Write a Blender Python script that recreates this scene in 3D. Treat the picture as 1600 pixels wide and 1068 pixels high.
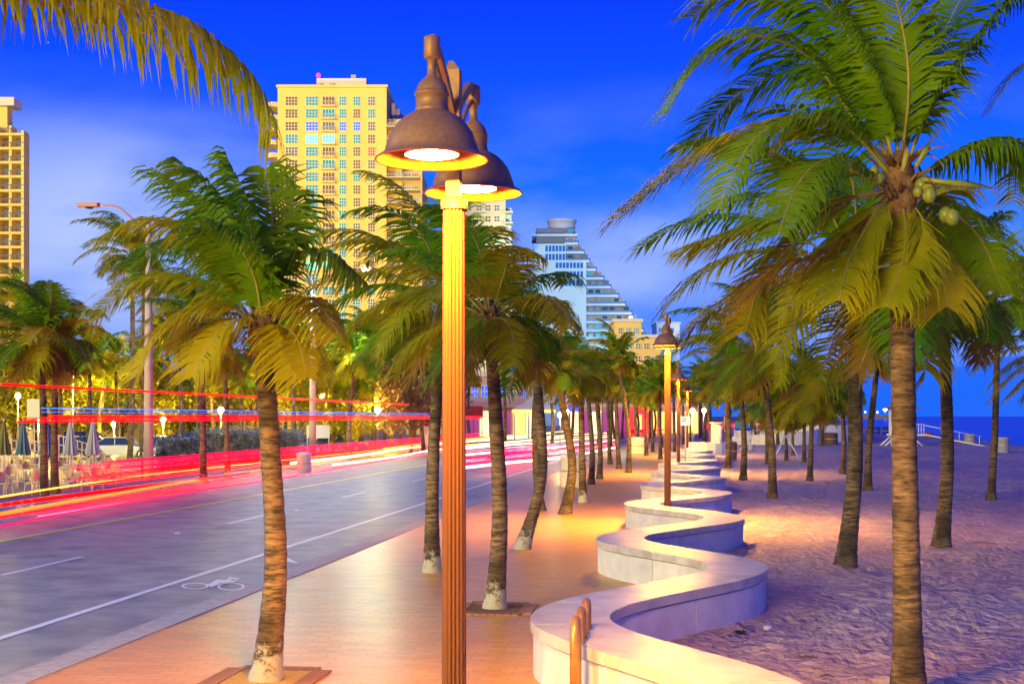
import bpy, math, random
from mathutils import Vector, Matrix, noise
random.seed(7)
R = math.radians
for o in list(bpy.data.objects): bpy.data.objects.remove(o)
SC = bpy.context.scene
COL = SC.collection
H = 2.85          # camera height
F = 2100.0        # focal length in photo pixels (1600 wide)
SL = 0.138        # street direction: x drifts by this much per metre of depth

# ------------------------------------------------------------------ camera
cam = bpy.data.cameras.new('camera'); co = bpy.data.objects.new('camera', cam); COL.objects.link(co)
co.location = (0, 0, H); co.rotation_euler = (R(90), 0, 0)
cam.sensor_width = 36; cam.lens = 36*F/1600; cam.shift_y = 0.0725; cam.clip_end = 60000; cam.clip_start = 0.1
SC.camera = co
# ------------------------------------------------------------------ world: dusk sky
w = bpy.data.worlds.new('World'); SC.world = w; w.use_nodes = True
nt = w.node_tree; nt.nodes.clear()
def N(t, **k):
    n = nt.nodes.new(t)
    for a, b in k.items(): setattr(n, a, b)
    return n
out = N('ShaderNodeOutputWorld'); bg = N('ShaderNodeBackground')
sky = N('ShaderNodeTexSky', sky_type='NISHITA'); sky.sun_disc = False
sky.sun_elevation = R(9); sky.sun_rotation = R(215); sky.ozone_density = 6; sky.dust_density = 0.3
tc = N('ShaderNodeTexCoord'); sep = N('ShaderNodeSeparateXYZ'); nt.links.new(tc.outputs['Generated'], sep.inputs[0])
ramp = N('ShaderNodeValToRGB'); cr = ramp.color_ramp
cr.elements[0].position = 0.0; cr.elements[0].color = (0.006, 0.085, .62, 1)
cr.elements[1].position = 1.0; cr.elements[1].color = (0.001, 0.008, 0.26, 1)
for p, c in ((0.06, (0.012, 0.10, .62, 1)), (0.14, (0.004, 0.09, .60, 1)), (0.22, (0.001, 0.045, .56, 1)), (0.32, (0.0005, 0.013, .47, 1)), (0.5, (0.0005, 0.010, .38, 1))):
    e = cr.elements.new(p); e.color = c
nt.links.new(sep.outputs['Z'], ramp.inputs[0])
# soft long-exposure clouds, stretched along the horizon
mp = N('ShaderNodeMapping'); mp.inputs['Scale'].default_value = (1.6, 1.6, 4.6); mp.inputs['Location'].default_value = (3.35, 0.2, 0.35)
nt.links.new(tc.outputs['Generated'], mp.inputs[0])
nz = N('ShaderNodeTexNoise'); nz.inputs['Scale'].default_value = 2.3; nz.inputs['Detail'].default_value = 5; nz.inputs['Roughness'].default_value = .52
nt.links.new(mp.outputs[0], nz.inputs['Vector'])
cm = N('ShaderNodeMapRange'); cm.inputs[1].default_value = 0.43; cm.inputs[2].default_value = 0.62; nt.links.new(nz.outputs[0], cm.inputs[0])
fade = N('ShaderNodeMapRange'); fade.inputs[1].default_value = 0.25; fade.inputs[2].default_value = 0.12; nt.links.new(sep.outputs['Z'], fade.inputs[0])
mul = N('ShaderNodeMath', operation='MULTIPLY'); nt.links.new(cm.outputs[0], mul.inputs[0]); nt.links.new(fade.outputs[0], mul.inputs[1])
mul2 = N('ShaderNodeMath', operation='MULTIPLY'); nt.links.new(mul.outputs[0], mul2.inputs[0]); mul2.inputs[1].default_value = 0.5
mix = N('ShaderNodeMix', data_type='RGBA'); nt.links.new(mul2.outputs[0], mix.inputs[0]); nt.links.new(ramp.outputs[0], mix.inputs[6])
mix.inputs[7].default_value = (0.17, 0.25, 0.50, 1)
# two broad pale cloud veils: behind the left palms, and low in the middle distance
prev = mix
for (dx, dz, sx, sz, kk) in ((-.29, .135, 1.0, 1.7, .80), (.12, .10, .75, 2.4, .62), (.30, .075, 1.2, 3.4, .35)):
    vs_ = N('ShaderNodeVectorMath', operation='SUBTRACT'); nt.links.new(tc.outputs['Generated'], vs_.inputs[0]); l_ = (dx*dx+1+dz*dz)**.5; vs_.inputs[1].default_value = (dx/l_, 1/l_, dz/l_)
    vm_ = N('ShaderNodeVectorMath', operation='MULTIPLY'); nt.links.new(vs_.outputs[0], vm_.inputs[0]); vm_.inputs[1].default_value = (sx, .4, sz)
    ln_ = N('ShaderNodeVectorMath', operation='LENGTH'); nt.links.new(vm_.outputs[0], ln_.inputs[0])
    mr_ = N('ShaderNodeMapRange'); mr_.interpolation_type = 'SMOOTHSTEP'; mr_.inputs[1].default_value = .19; mr_.inputs[2].default_value = .02; nt.links.new(ln_.outputs['Value'], mr_.inputs[0])
    na_ = N('ShaderNodeMapRange'); na_.inputs[1].default_value = .34; na_.inputs[2].default_value = .56; na_.inputs[3].default_value = .25; nt.links.new(nz.outputs[0], na_.inputs[0])
    mm_ = N('ShaderNodeMath', operation='MULTIPLY'); nt.links.new(mr_.outputs[0], mm_.inputs[0]); nt.links.new(na_.outputs[0], mm_.inputs[1])
    m2_ = N('ShaderNodeMath', operation='MULTIPLY'); nt.links.new(mm_.outputs[0], m2_.inputs[0]); m2_.inputs[1].default_value = kk
    mx_ = N('ShaderNodeMix', data_type='RGBA'); nt.links.new(m2_.outputs[0], mx_.inputs[0]); nt.links.new(prev.outputs[2], mx_.inputs[6]); mx_.inputs[7].default_value = (.27, .32, .50, 1); prev = mx_
# low dark-blue cloud bank over the sea horizon
mp2 = N('ShaderNodeMapping'); mp2.inputs['Scale'].default_value = (9, 9, 14); nt.links.new(tc.outputs['Generated'], mp2.inputs[0])
nz2 = N('ShaderNodeTexNoise'); nz2.inputs['Scale'].default_value = 1.6; nz2.inputs['Detail'].default_value = 4; nt.links.new(mp2.outputs[0], nz2.inputs['Vector'])
ad = N('ShaderNodeMath', operation='MULTIPLY_ADD'); nt.links.new(nz2.outputs[0], ad.inputs[0]); ad.inputs[1].default_value = -0.05; nt.links.new(sep.outputs['Z'], ad.inputs[2])
bank = N('ShaderNodeMapRange'); bank.inputs[1].default_value = 0.0105; bank.inputs[2].default_value = 0.0065; bank.inputs[4].default_value = .85
nt.links.new(ad.outputs[0], bank.inputs[0])
mixb = N('ShaderNodeMix', data_type='RGBA'); nt.links.new(bank.outputs[0], mixb.inputs[0]); nt.links.new(prev.outputs[2], mixb.inputs[6])
mixb.inputs[7].default_value = (0.0, 0.06, 0.46, 1)
# stars
vo = N('ShaderNodeTexVoronoi'); vo.inputs['Scale'].default_value = 34; nt.links.new(tc.outputs['Generated'], vo.inputs['Vector'])
st = N('ShaderNodeMapRange'); st.inputs[1].default_value = 0.026; st.inputs[2].default_value = 0.012; nt.links.new(vo.outputs['Distance'], st.inputs[0])
up = N('ShaderNodeMapRange'); up.inputs[1].default_value = .2; up.inputs[2].default_value = .26; nt.links.new(sep.outputs['Z'], up.inputs[0])
sm = N('ShaderNodeMath', operation='MULTIPLY'); nt.links.new(st.outputs[0], sm.inputs[0]); nt.links.new(up.outputs[0], sm.inputs[1])
sm2 = N('ShaderNodeMath', operation='MULTIPLY'); nt.links.new(sm.outputs[0], sm2.inputs[0]); sm2.inputs[1].default_value = .35
mixs = N('ShaderNodeMix', data_type='RGBA'); nt.links.new(sm2.outputs[0], mixs.inputs[0]); nt.links.new(mixb.outputs[2], mixs.inputs[6]); mixs.inputs[7].default_value = (.6, .75, 1, 1)
# a little physical sky on top of the dusk gradient
skm = N('ShaderNodeMix', data_type='RGBA', blend_type='ADD'); skm.inputs[0].default_value = 0.003
nt.links.new(mixs.outputs[2], skm.inputs[6]); nt.links.new(sky.outputs[0], skm.inputs[7])
nt.links.new(skm.outputs[2], bg.inputs[0]); bg.inputs[1].default_value = 1.0
nt.links.new(bg.outputs[0], out.inputs[0])
# afterglow low in the west, very soft
sl = bpy.data.lights.new('sun', 'SUN'); sl.energy = 2.3; sl.angle = R(25); sl.color = (1.0, .80, .14)
so = bpy.data.objects.new('sun', sl); COL.objects.link(so)
so.rotation_euler = Vector((0.55, 0.80, -0.10)).to_track_quat('-Z', 'Y').to_euler()
SC.view_settings.view_transform = 'Standard'; SC.view_settings.look = 'None'
SC.view_settings.exposure = 1.0; SC.view_settings.gamma = 1; SC.view_settings.use_curve_mapping = False
SC.cycles.max_bounces = 6; SC.cycles.diffuse_bounces = 3; SC.cycles.transparent_max_bounces = 8
SC.cycles.sample_clamp_indirect = 4

# ------------------------------------------------------------------ helpers
def P(px, py, d): return Vector(((px-800)/F*d, d, H-(py-650)/F*d))
def G(px, py, z=0.0):
    d = (H-z)*F/(py-650); return Vector(((px-800)/F*d, d, z))
def RD(u, v, z=0.0): return Vector((u+SL*v, v, z))     # street coordinates

class MB:
    def __init__(s): s.v = []; s.f = []; s.m = []; s.sm = []
    def add(s, vs, fs, m=0, sm=False):
        b = len(s.v); s.v += [tuple(x) for x in vs]
        for f in fs: s.f.append(tuple(b+i for i in f)); s.m.append(m); s.sm.append(sm)
        return s
    def box(s, x0, x1, y0, y1, z0, z1, m=0, mat=None):
        vs = [Vector((x, y, z)) for z in (z0, z1) for y in (y0, y1) for x in (x0, x1)]
        if mat: vs = [mat @ v for v in vs]
        return s.add(vs, [(0, 2, 3, 1), (4, 5, 7, 6), (0, 1, 5, 4), (2, 6, 7, 3), (0, 4, 6, 2), (1, 3, 7, 5)], m)
    def tube(s, pts, rad, n=8, m=0, cap=True, sm=True):
        pts = [Vector(p) for p in pts]
        if not hasattr(rad, '__len__'): rad = [rad]*len(pts)
        vs = []; up = None
        for i, p in enumerate(pts):
            t = (pts[min(i+1, len(pts)-1)]-pts[max(i-1, 0)]).normalized()
            if up is None:
                up = Vector((0, 0, 1)) if abs(t.z) < .9 else Vector((1, 0, 0))
            a = t.cross(up).normalized(); b = a.cross(t).normalized(); up = b
            for k in range(n):
                q = 2*math.pi*k/n; vs.append(p+(a*math.cos(q)+b*math.sin(q))*rad[i])
        fs = [(i*n+k, i*n+(k+1) % n, (i+1)*n+(k+1) % n, (i+1)*n+k) for i in range(len(pts)-1) for k in range(n)]
        s.add(vs, fs, m, sm)
        if cap:
            b = len(s.v)-len(vs); s.f.append(tuple(b+k for k in reversed(range(n)))); s.m.append(m); s.sm.append(False)
            e = b+(len(pts)-1)*n; s.f.append(tuple(e+k for k in range(n))); s.m.append(m); s.sm.append(False)
        return s
    def lathe(s, prof, n=32, c=(0, 0, 0), m=0, sm=True):
        vs = [(c[0]+r*math.cos(2*math.pi*k/n), c[1]+r*math.sin(2*math.pi*k/n), c[2]+z) for r, z in prof for k in range(n)]
        fs = [(i*n+k, i*n+(k+1) % n, (i+1)*n+(k+1) % n, (i+1)*n+k) for i in range(len(prof)-1) for k in range(n)]
        return s.add(vs, fs, m, sm)
    def prism(s, poly, z0, z1, m=0):
        n = len(poly); vs = [(x, y, z0) for x, y in poly]+[(x, y, z1) for x, y in poly]
        fs = [tuple(reversed(range(n))), tuple(range(n, 2*n))]+[(i, (i+1) % n, n+(i+1) % n, n+i) for i in range(n)]
        return s.add(vs, fs, m)
    def sheet(s, pts, m=0): return s.add(pts, [tuple(range(len(pts)))], m)
    def mesh(s, name, mats):
        me = bpy.data.meshes.new(name); me.from_pydata(s.v, [], s.f)
        for x in (mats if isinstance(mats, (list, tuple)) else [mats]): me.materials.append(x)
        me.polygons.foreach_set('material_index', s.m); me.polygons.foreach_set('use_smooth', s.sm); me.update()
        return me
    def build(s, name, mats, parent=None, loc=None): return put(name, s.mesh(name, mats), parent, loc)
def put(name, me, parent=None, loc=None, rz=0, scale=None):
    o = bpy.data.objects.new(name, me); COL.objects.link(o); o.parent = parent
    if loc is not None: o.location = loc
    if rz: o.rotation_euler = (0, 0, rz)
    if scale: o.scale = scale if hasattr(scale, '__len__') else (scale,)*3
    return o
def tag(o, label=None, cat=None, group=None, kind=None):
    if label: o['label'] = label
    if cat: o['category'] = cat
    if group: o['group'] = group
    if kind: o['kind'] = kind
    return o
def thing(name, label, cat, loc=(0, 0, 0), rz=0, group=None, scale=None):
    return tag(put(name, None, None, loc, rz, scale), label, cat, group)
def copy_thing(root, loc, rz=0, label=None, scale=None):
    r = root.copy(); COL.objects.link(r); r.location = loc; r.rotation_euler = (0, 0, rz)
    if label: r['label'] = label
    if scale: r.scale = (scale,)*3
    for ch in root.children:
        c = ch.copy(); COL.objects.link(c); c.parent = r
        for g in ch.children:
            d = g.copy(); COL.objects.link(d); d.parent = c
    return r
def structure(name, mb, mats): return tag(mb.build(name, mats), kind='structure')

# ------------------------------------------------------------------ materials
MATS = {}
def mat(name, c, rough=.7, c2=None, scale=5, detail=5, bump=0, bscale=40, metal=0, emit=None, es=1, spec=.4, stretch=None, coords='Object', dist=.02, p=(.35, .65)):
    if name in MATS: return MATS[name]
    m = bpy.data.materials.new(name); m.use_nodes = True; t = m.node_tree; b = t.nodes['Principled BSDF']
    b.inputs['Base Color'].default_value = (*c, 1); b.inputs['Roughness'].default_value = rough
    b.inputs['Metallic'].default_value = metal; b.inputs['Specular IOR Level'].default_value = spec
    co_ = t.nodes.new('ShaderNodeTexCoord'); mpn = t.nodes.new('ShaderNodeMapping'); t.links.new(co_.outputs[coords], mpn.inputs[0])
    if stretch: mpn.inputs['Scale'].default_value = stretch
    if c2:
        n = t.nodes.new('ShaderNodeTexNoise'); n.inputs['Scale'].default_value = scale; n.inputs['Detail'].default_value = detail; n.inputs['Roughness'].default_value = .6
        t.links.new(mpn.outputs[0], n.inputs['Vector'])
        r = t.nodes.new('ShaderNodeValToRGB'); r.color_ramp.elements[0].position = p[0]; r.color_ramp.elements[1].position = p[1]
        r.color_ramp.elements[0].color = (*c, 1); r.color_ramp.elements[1].color = (*c2, 1)
        t.links.new(n.outputs[0], r.inputs[0]); t.links.new(r.outputs[0], b.inputs['Base Color'])
    if bump:
        n = t.nodes.new('ShaderNodeTexNoise'); n.inputs['Scale'].default_value = bscale; n.inputs['Detail'].default_value = 4
        t.links.new(mpn.outputs[0], n.inputs['Vector'])
        bp = t.nodes.new('ShaderNodeBump'); bp.inputs['Strength'].default_value = bump; bp.inputs['Distance'].default_value = dist
        t.links.new(n.outputs[0], bp.inputs['Height']); t.links.new(bp.outputs[0], b.inputs['Normal'])
    if emit:
        b.inputs['Emission Color'].default_value = (*emit, 1); b.inputs['Emission Strength'].default_value = es
    MATS[name] = m; return m
def leafmat(name, c1, c2, scale=.6):
    m = mat(name, c1, .6, c2, scale=scale, detail=2, spec=.12)
    t = m.node_tree; b = t.nodes['Principled BSDF']; o = t.nodes['Material Output']
    tr = t.nodes.new('ShaderNodeBsdfTranslucent'); mx = t.nodes.new('ShaderNodeMixShader'); mx.inputs[0].default_value = .45
    rr = [n for n in t.nodes if n.type == 'VALTORGB'][0]; t.links.new(rr.outputs[0], tr.inputs[0])
    t.links.new(b.outputs[0], mx.inputs[1]); t.links.new(tr.outputs[0], mx.inputs[2]); t.links.new(mx.outputs[0], o.inputs[0])
    return m
def pavers(m, sc, dark):
    t = m.node_tree; b = t.nodes['Principled BSDF']; L = t.links.new
    co_ = t.nodes.new('ShaderNodeTexCoord'); mp_ = t.nodes.new('ShaderNodeMapping'); mp_.inputs['Rotation'].default_value = (0, 0, .137); L(co_.outputs['Object'], mp_.inputs[0])
    k = t.nodes.new('ShaderNodeTexBrick'); k.inputs['Scale'].default_value = sc; k.inputs['Mortar Size'].default_value = .018; k.inputs['Color1'].default_value = (1, 1, 1, 1); k.inputs['Color2'].default_value = (.84, .84, .84, 1); k.inputs['Mortar'].default_value = (dark, dark, dark, 1)
    L(mp_.outputs[0], k.inputs['Vector']); src = b.inputs['Base Color'].links[0].from_socket
    x = t.nodes.new('ShaderNodeMix'); x.data_type = 'RGBA'; x.blend_type = 'MULTIPLY'; x.inputs[0].default_value = 1; L(src, x.inputs[6]); L(k.outputs[0], x.inputs[7]); L(x.outputs[2], b.inputs['Base Color'])
M_leaf = leafmat('palm leaf green', (.06, .20, .006), (.22, .36, .01))
M_leafy = leafmat('palm leaf yellow green', (.24, .30, .006), (.50, .40, .01))
M_leafd = leafmat('palm leaf dry', (.36, .18, .03), (.18, .16, .015))
M_rib = mat('leaf rib', (.34, .30, .06), .5, (.22, .2, .05), scale=4)
def trunkmat(name, a, b_, pale, z1):
    """ringed coconut bark; a pale foot up to about z1 (ragged edge)"""
    m = bpy.data.materials.new(name); m.use_nodes = True; t = m.node_tree; b = t.nodes['Principled BSDF']; b.inputs['Roughness'].default_value = .85
    L = t.links.new; co_ = t.nodes.new('ShaderNodeTexCoord')
    mpn = t.nodes.new('ShaderNodeMapping'); mpn.inputs['Scale'].default_value = (3, 3, 19); L(co_.outputs['Object'], mpn.inputs[0])
    n = t.nodes.new('ShaderNodeTexNoise'); n.inputs['Scale'].default_value = 1.6; n.inputs['Detail'].default_value = 6; n.inputs['Roughness'].default_value = .7; L(mpn.outputs[0], n.inputs['Vector'])
    r = t.nodes.new('ShaderNodeValToRGB'); r.color_ramp.elements[0].position = .40; r.color_ramp.elements[1].position = .60
    r.color_ramp.elements[0].color = (*a, 1); r.color_ramp.elements[1].color = (*b_, 1); L(n.outputs[0], r.inputs[0])
    n3 = t.nodes.new('ShaderNodeTexNoise'); n3.inputs['Scale'].default_value = 2.3; n3.inputs['Detail'].default_value = 4; L(co_.outputs['Object'], n3.inputs['Vector'])
    r3 = t.nodes.new('ShaderNodeMapRange'); r3.inputs[1].default_value = .38; r3.inputs[2].default_value = .62; r3.inputs[3].default_value = .35; r3.inputs[4].default_value = 1.25; L(n3.outputs[0], r3.inputs[0])
    x3 = t.nodes.new('ShaderNodeVectorMath'); x3.operation = 'SCALE'; L(r.outputs[0], x3.inputs[0]); L(r3.outputs[0], x3.inputs['Scale'])
    src = x3.outputs[0]
    if pale:
        n2 = t.nodes.new('ShaderNodeTexNoise'); n2.inputs['Scale'].default_value = 7; n2.inputs['Detail'].default_value = 5; n2.inputs['Roughness'].default_value = .7; L(co_.outputs['Object'], n2.inputs['Vector'])
        sp = t.nodes.new('ShaderNodeSeparateXYZ'); L(co_.outputs['Object'], sp.inputs[0])
        ma = t.nodes.new('ShaderNodeMath'); ma.operation = 'MULTIPLY_ADD'; L(n2.outputs[0], ma.inputs[0]); ma.inputs[1].default_value = 1.5; L(sp.outputs['Z'], ma.inputs[2])
        mr = t.nodes.new('ShaderNodeMapRange'); mr.inputs[1].default_value = z1+.85; mr.inputs[2].default_value = z1+.65; L(ma.outputs[0], mr.inputs[0])
        mx = t.nodes.new('ShaderNodeMix'); mx.data_type = 'RGBA'; L(mr.outputs[0], mx.inputs[0]); L(src, mx.inputs[6]); mx.inputs[7].default_value = (*pale, 1)
        src = mx.outputs[2]
    L(src, b.inputs['Base Color'])
    bp = t.nodes.new('ShaderNodeBump'); bp.inputs['Strength'].default_value = .7; bp.inputs['Distance'].default_value = .02
    L(n.outputs[0], bp.inputs['Height']); L(bp.outputs[0], b.inputs['Normal'])
    return m
M_trunk = trunkmat('palm bark', (.04, .026, .016), (.19, .125, .068), None, 0)
M_trunkp = trunkmat('palm bark with pale foot', (.05, .032, .018), (.27, .17, .09), (.40, .37, .33), .28)
M_fibre = mat('palm fibre', (.10, .05, .025), .95, (.28, .16, .07), scale=14, bump=.8, bscale=30)
M_coco = mat('coconut', (.14, .22, .03), .35, (.28, .26, .05), scale=6)
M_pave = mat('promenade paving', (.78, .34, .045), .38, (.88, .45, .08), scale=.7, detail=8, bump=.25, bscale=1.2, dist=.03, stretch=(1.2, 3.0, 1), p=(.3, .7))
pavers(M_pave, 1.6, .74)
M_asph = mat('asphalt', (.17, .18, .15), .5, (.44, .445, .36), scale=1.1, detail=9, bump=.3, bscale=70, dist=.01, p=(.3, .75))
M_curb = mat('kerb concrete', (.36, .33, .30), .7, (.5, .46, .42), scale=6, bump=.3, bscale=60)
M_white = mat('road paint white', (.86, .86, .80), .6, (.74, .74, .68), scale=9)
M_yel = mat('road paint yellow', (.85, .88, .05), .6, (.9, .9, .1), scale=9)
M_sand = mat('beach sand', (.56, .44, .42), .9, (.38, .30, .30), scale=2.2, detail=9, bump=1.0, bscale=6, dist=.12, spec=.1)
M_ground = mat('far ground', (.20, .17, .13), .9, (.12, .12, .1), scale=.05)
M_wall = mat('white wall plaster', (.60, .60, .62), .55, (.76, .76, .76), scale=2.3, detail=8, bump=.15, bscale=50)
M_walltop = mat('white wall cap', (.42, .40, .40), .36, (.66, .62, .60), scale=2.2, detail=9, bump=.22, bscale=9, dist=.01)
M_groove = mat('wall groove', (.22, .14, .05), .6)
M_bronze = mat('lamp bronze paint', (.40, .20, .09), .5, (.30, .15, .07), scale=30, detail=6, metal=.25, bump=.1, bscale=220, dist=.002)
M_post = mat('fluted post paint', (.125, .042, .012), .5, stretch=(1, 1, 1), bump=.15, bscale=160, dist=.002)
M_refl = mat('lamp reflector', (.45, .12, .02), .5)
M_rim = mat('lamp rim', (.5, .07, .03), .4)  # red fringe of tail light glow put into the rim colour
M_lens = mat('lamp lens', (1, .8, .5), .3, emit=(1.0, .46, .03), es=1700)
M_glassd = mat('window glass dark', (.02, .05, .06), .12, (.04, .07, .09), scale=.4, spec=.8)
M_wpanes = [mat('window teal', (.02, .12, .13), .15, spec=.8, emit=(.0, .30, .34), es=.5), mat('window brown', (.10, .06, .04), .25, emit=(.35, .17, .05), es=.25),
            mat('window grey', (.06, .07, .08), .15, spec=.8, emit=(.22, .18, .14), es=.4), mat('window blue lit', (.02, .1, .5), .2, emit=(.01, .08, .95), es=.9),
            mat('window cyan lit', (.1, .7, .6), .3, emit=(.05, .85, .62), es=.95), mat('window red lit', (.5, .05, .03), .3, emit=(.8, .03, .02), es=.9)]
M_frame = mat('window frame', (.75, .70, .5), .5)
M_cream = mat('cream facade', (.80, .62, .20), .8, (.74, .56, .17), scale=.08, bump=.1, bscale=2)
M_creamw = mat('pale roof block', (.70, .66, .60), .8)
M_slab = mat('balcony slab cream', (.80, .66, .36), .7)
M_rail = mat('balcony rail', (.55, .52, .45), .5)

# ------------------------------------------------------------------ ground, road, promenade, sea
def wave(v):   # centreline of the seat wall in street coordinates
    a = 1.02 if v < 88 else max(0, 1.02*(96-v)/8)
    return -.42-a*math.cos(2*math.pi*(v-15.3)/9.75)
ZR = -.13
CURB = -7.33; FARC = -24.9
m = MB(); m.sheet([(-9000, -300, -.30), (24, -300, -.30), (26, 0, -.30), (130, 500, -.30), (2100, 9000, -.30), (2100, 30000, -.3), (-9000, 30000, -.30)])
structure('ground', m, M_ground)
m = MB(); m.sheet([RD(FARC, -60, ZR), RD(CURB-.0, -60, ZR), RD(CURB-.0, 420, ZR), RD(FARC, 420, ZR)])
structure('road', m, M_asph)
# promenade paving, its seaward edge follows the wave wall
vs = [-20+i*.35 for i in range(int(350/.35))]
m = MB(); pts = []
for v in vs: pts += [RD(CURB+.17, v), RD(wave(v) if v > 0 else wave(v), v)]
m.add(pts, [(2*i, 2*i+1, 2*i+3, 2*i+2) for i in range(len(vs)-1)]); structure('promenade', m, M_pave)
# kerb stones, one piece each near, cut every 3 m
kerb_root = tag(put('kerb', None), kind='structure')
km = MB().box(-.17, .17, 0, 2.99, -.14, .012).mesh('kerb_stone', M_curb)
for i in range(34):
    o = put('kerb_stone', km, kerb_root, RD(CURB, 6+i*3.0)); o.rotation_euler = (0, 0, -math.atan(SL)); 
m = MB(); m.sheet([RD(CURB-.62, -60, ZR+.004), RD(CURB-.16, -60, ZR+.004), RD(CURB-.16, 400, ZR+.004), RD(CURB-.62, 400, ZR+.004)])
structure('gutter', m, M_curb)
m = MB()
for (u0, u1) in ((FARC-.3, FARC),): m.prism([(RD(u0, -60).x, -60), (RD(u1, -60).x, -60), (RD(u1, 400).x, 400), (RD(u0, 400).x, 400)], -.2, .012)
structure('far_kerb', m, M_curb)
m = MB().sheet([RD(-75, -60, 0), RD(FARC-.3, -60, 0), RD(FARC-.3, 400, 0), RD(-75, 400, 0)]); structure('far_pavement', m, mat('far paving', (.22, .13, .10), .6, (.30, .18, .13), scale=.9, detail=8))
def line(u, v0, v1, wd, M, name, z=ZR+.008):
    m = MB().sheet([RD(u-wd/2, v0, z), RD(u+wd/2, v0, z), RD(u+wd/2, v1, z), RD(u-wd/2, v1, z)])
    return structure(name, m, M)
line(-9.36, -60, 300, .15, M_white, 'bike_lane_line'); line(-16.62, -60, 92, .19, M_yel, 'yellow_centre_line')
line(-16.62-.0, 92, 260, .19, M_yel, 'yellow_centre_line')
for i in range(12):
    v = 25.2+i*12.1-12.1*1; line(-13.05, v, v+3.3, .13, M_white, 'lane_dash')
for i in range(10): line(-20.6, 30+i*12.1, 33.3+i*12.1, .12, M_white, 'lane_dash')
# bicycle pictogram and arrow painted in the bike lane
def g(px, py): return G(px, py, ZR+.010)
def ring(m, cx, cy, rx, ry, wd, n=28):
    vs = []
    for k in range(n):
        q = 2*math.pi*k/n
        for s in (1, 1-wd): vs.append(g(cx+rx*s*math.cos(q), cy+ry*s*math.sin(q)))
    m.add(vs, [(2*k, 2*k+1, (2*k+3) % (2*n), (2*k+2) % (2*n)) for k in range(n)])
m = MB(); ring(m, 305, 914.5, 22, 5, .22); ring(m, 361, 915.5, 22, 6, .22)
for poly in (((325, 912), (334, 908), (345, 910), (330, 917)), ((332, 909), (338, 904.5), (350, 905), (340, 909)), ((340, 908), (358, 903.5), (368, 908), (352, 912)),
             ((356, 903), (358, 900.8), (374, 902.5), (374, 904.3)), ((368, 904), (371, 903.8), (366, 909), (362, 909))):
    m.sheet([g(*q) for q in poly])
structure('bicycle_marking', m, M_white)
m = MB()
for poly in (((428, 884), (436, 878), (446, 874.5), (449, 876.5)), ((434, 879), (447, 869), (466, 879.5), (450, 876.5))): m.sheet([g(*q) for q in poly])
structure('arrow_marking', m, M_white)

# sand, real lumps near, plain beyond; falls to the water
def shore(v): return 25.4-.0+ (0.206-SL)*v
vrows = []; v = 6.0
while v < 700: vrows.append(v); v *= 1.0085 if v < 90 else 1.03
us = [0]; du = .07
while us[-1] < 1: us.append(us[-1]+0.0028*(1+us[-1]*7))
us = [u/us[-1] for u in us]
pts = []; nu = len(us)
for v in vrows:
    a = wave(v); b = shore(v)+16
    for u in us:
        x = a+(b-a)*u; p = RD(x, v)
        amp = min(1, max(0, (x-wave(v)-.3)/.6))
        k = (noise.noise(Vector((p.x*2.6, p.y*2.6, 0)))*.5+abs(noise.noise(Vector((p.x*4.6, p.y*3.6, 3))))*-.75+noise.noise(Vector((p.x*.6, p.y*.6, 5)))*.5)
        z = .012+amp*.17*(k+.2)
        s = x-(shore(v)-5)
        if s > 0: z -= s*.075
        pts.append((p.x, p.y, z))
m = MB(); m.add(pts, [(i*nu+j, i*nu+j+1, (i+1)*nu+j+1, (i+1)*nu+j) for i in range(len(vrows)-1) for j in range(nu-1)], 0, True)
structure('sand', m, M_sand)
# sand behind the camera
m = MB().sheet([RD(wave(0), -60, .0), RD(60, -60, .0), RD(60, 6.3, .0), RD(wave(6), 6.3, .0)]); structure('sand', m, M_sand)
M_sea = mat('sea water', (.0, .05, .70), .35, (.0, .09, .85), scale=.02, detail=5, bump=.35, bscale=.5, dist=.3, stretch=(.35, 1, 1), spec=.08)
m = MB().sheet([(18, -300, -.25), (9000, -300, -.25), (26000, 30000, -.25), (5000, 30000, -.25), (2100+0, 9000, -.25), (140, 560, -.25), (24.5, 0, -.25)])
structure('sea', m, M_sea)

# ------------------------------------------------------------------ wave wall
root = thing('wave_wall', 'low white seat wall winding in S curves between promenade and sand', 'seat wall')
def ribbon(v0, v1, hw_in, z0, z1, step=.16):
    L = []; Rr = []; n = max(2, int((v1-v0)/step)+1)
    for i in range(n):
        v = v0+(v1-v0)*i/(n-1); e = .02; c = RD(wave(v), v); t = (RD(wave(v+e), v+e)-RD(wave(v-e), v-e)).normalized()
        nn = Vector((t.y, -t.x, 0)); L.append(c-nn*hw_in); Rr.append(c+nn*hw_in)
    pts = []
    for a, b in zip(L, Rr): pts += [(a.x, a.y, z0), (b.x, b.y, z0), (b.x, b.y, z1), (a.x, a.y, z1)]
    fs = []
    for i in range(n-1):
        a = 4*i; b = a+4
        fs += [(a, b, b+1, a+1), (a+1, b+1, b+2, a+2), (a+2, b+2, b+3, a+3), (a+3, b+3, b, a)]
    fs += [(0, 1, 2, 3), (4*n-1, 4*n-2, 4*n-3, 4*n-4)]
    return MB().add(pts, fs)
v = 5.0; k = 0
while v < 95:
    ln = 1.6 if v < 60 else 4.9
    ribbon(v+.008, v+ln-.008, .415, -.05, .455).build('wall_block', M_wall, root)
    ribbon(v+.008, v+ln-.008, .445, .475, .60).build('cap_stone', M_walltop, root)
    v += ln
ribbon(5, v, .40, .44, .48).build('light_groove', M_groove, root)

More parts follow.
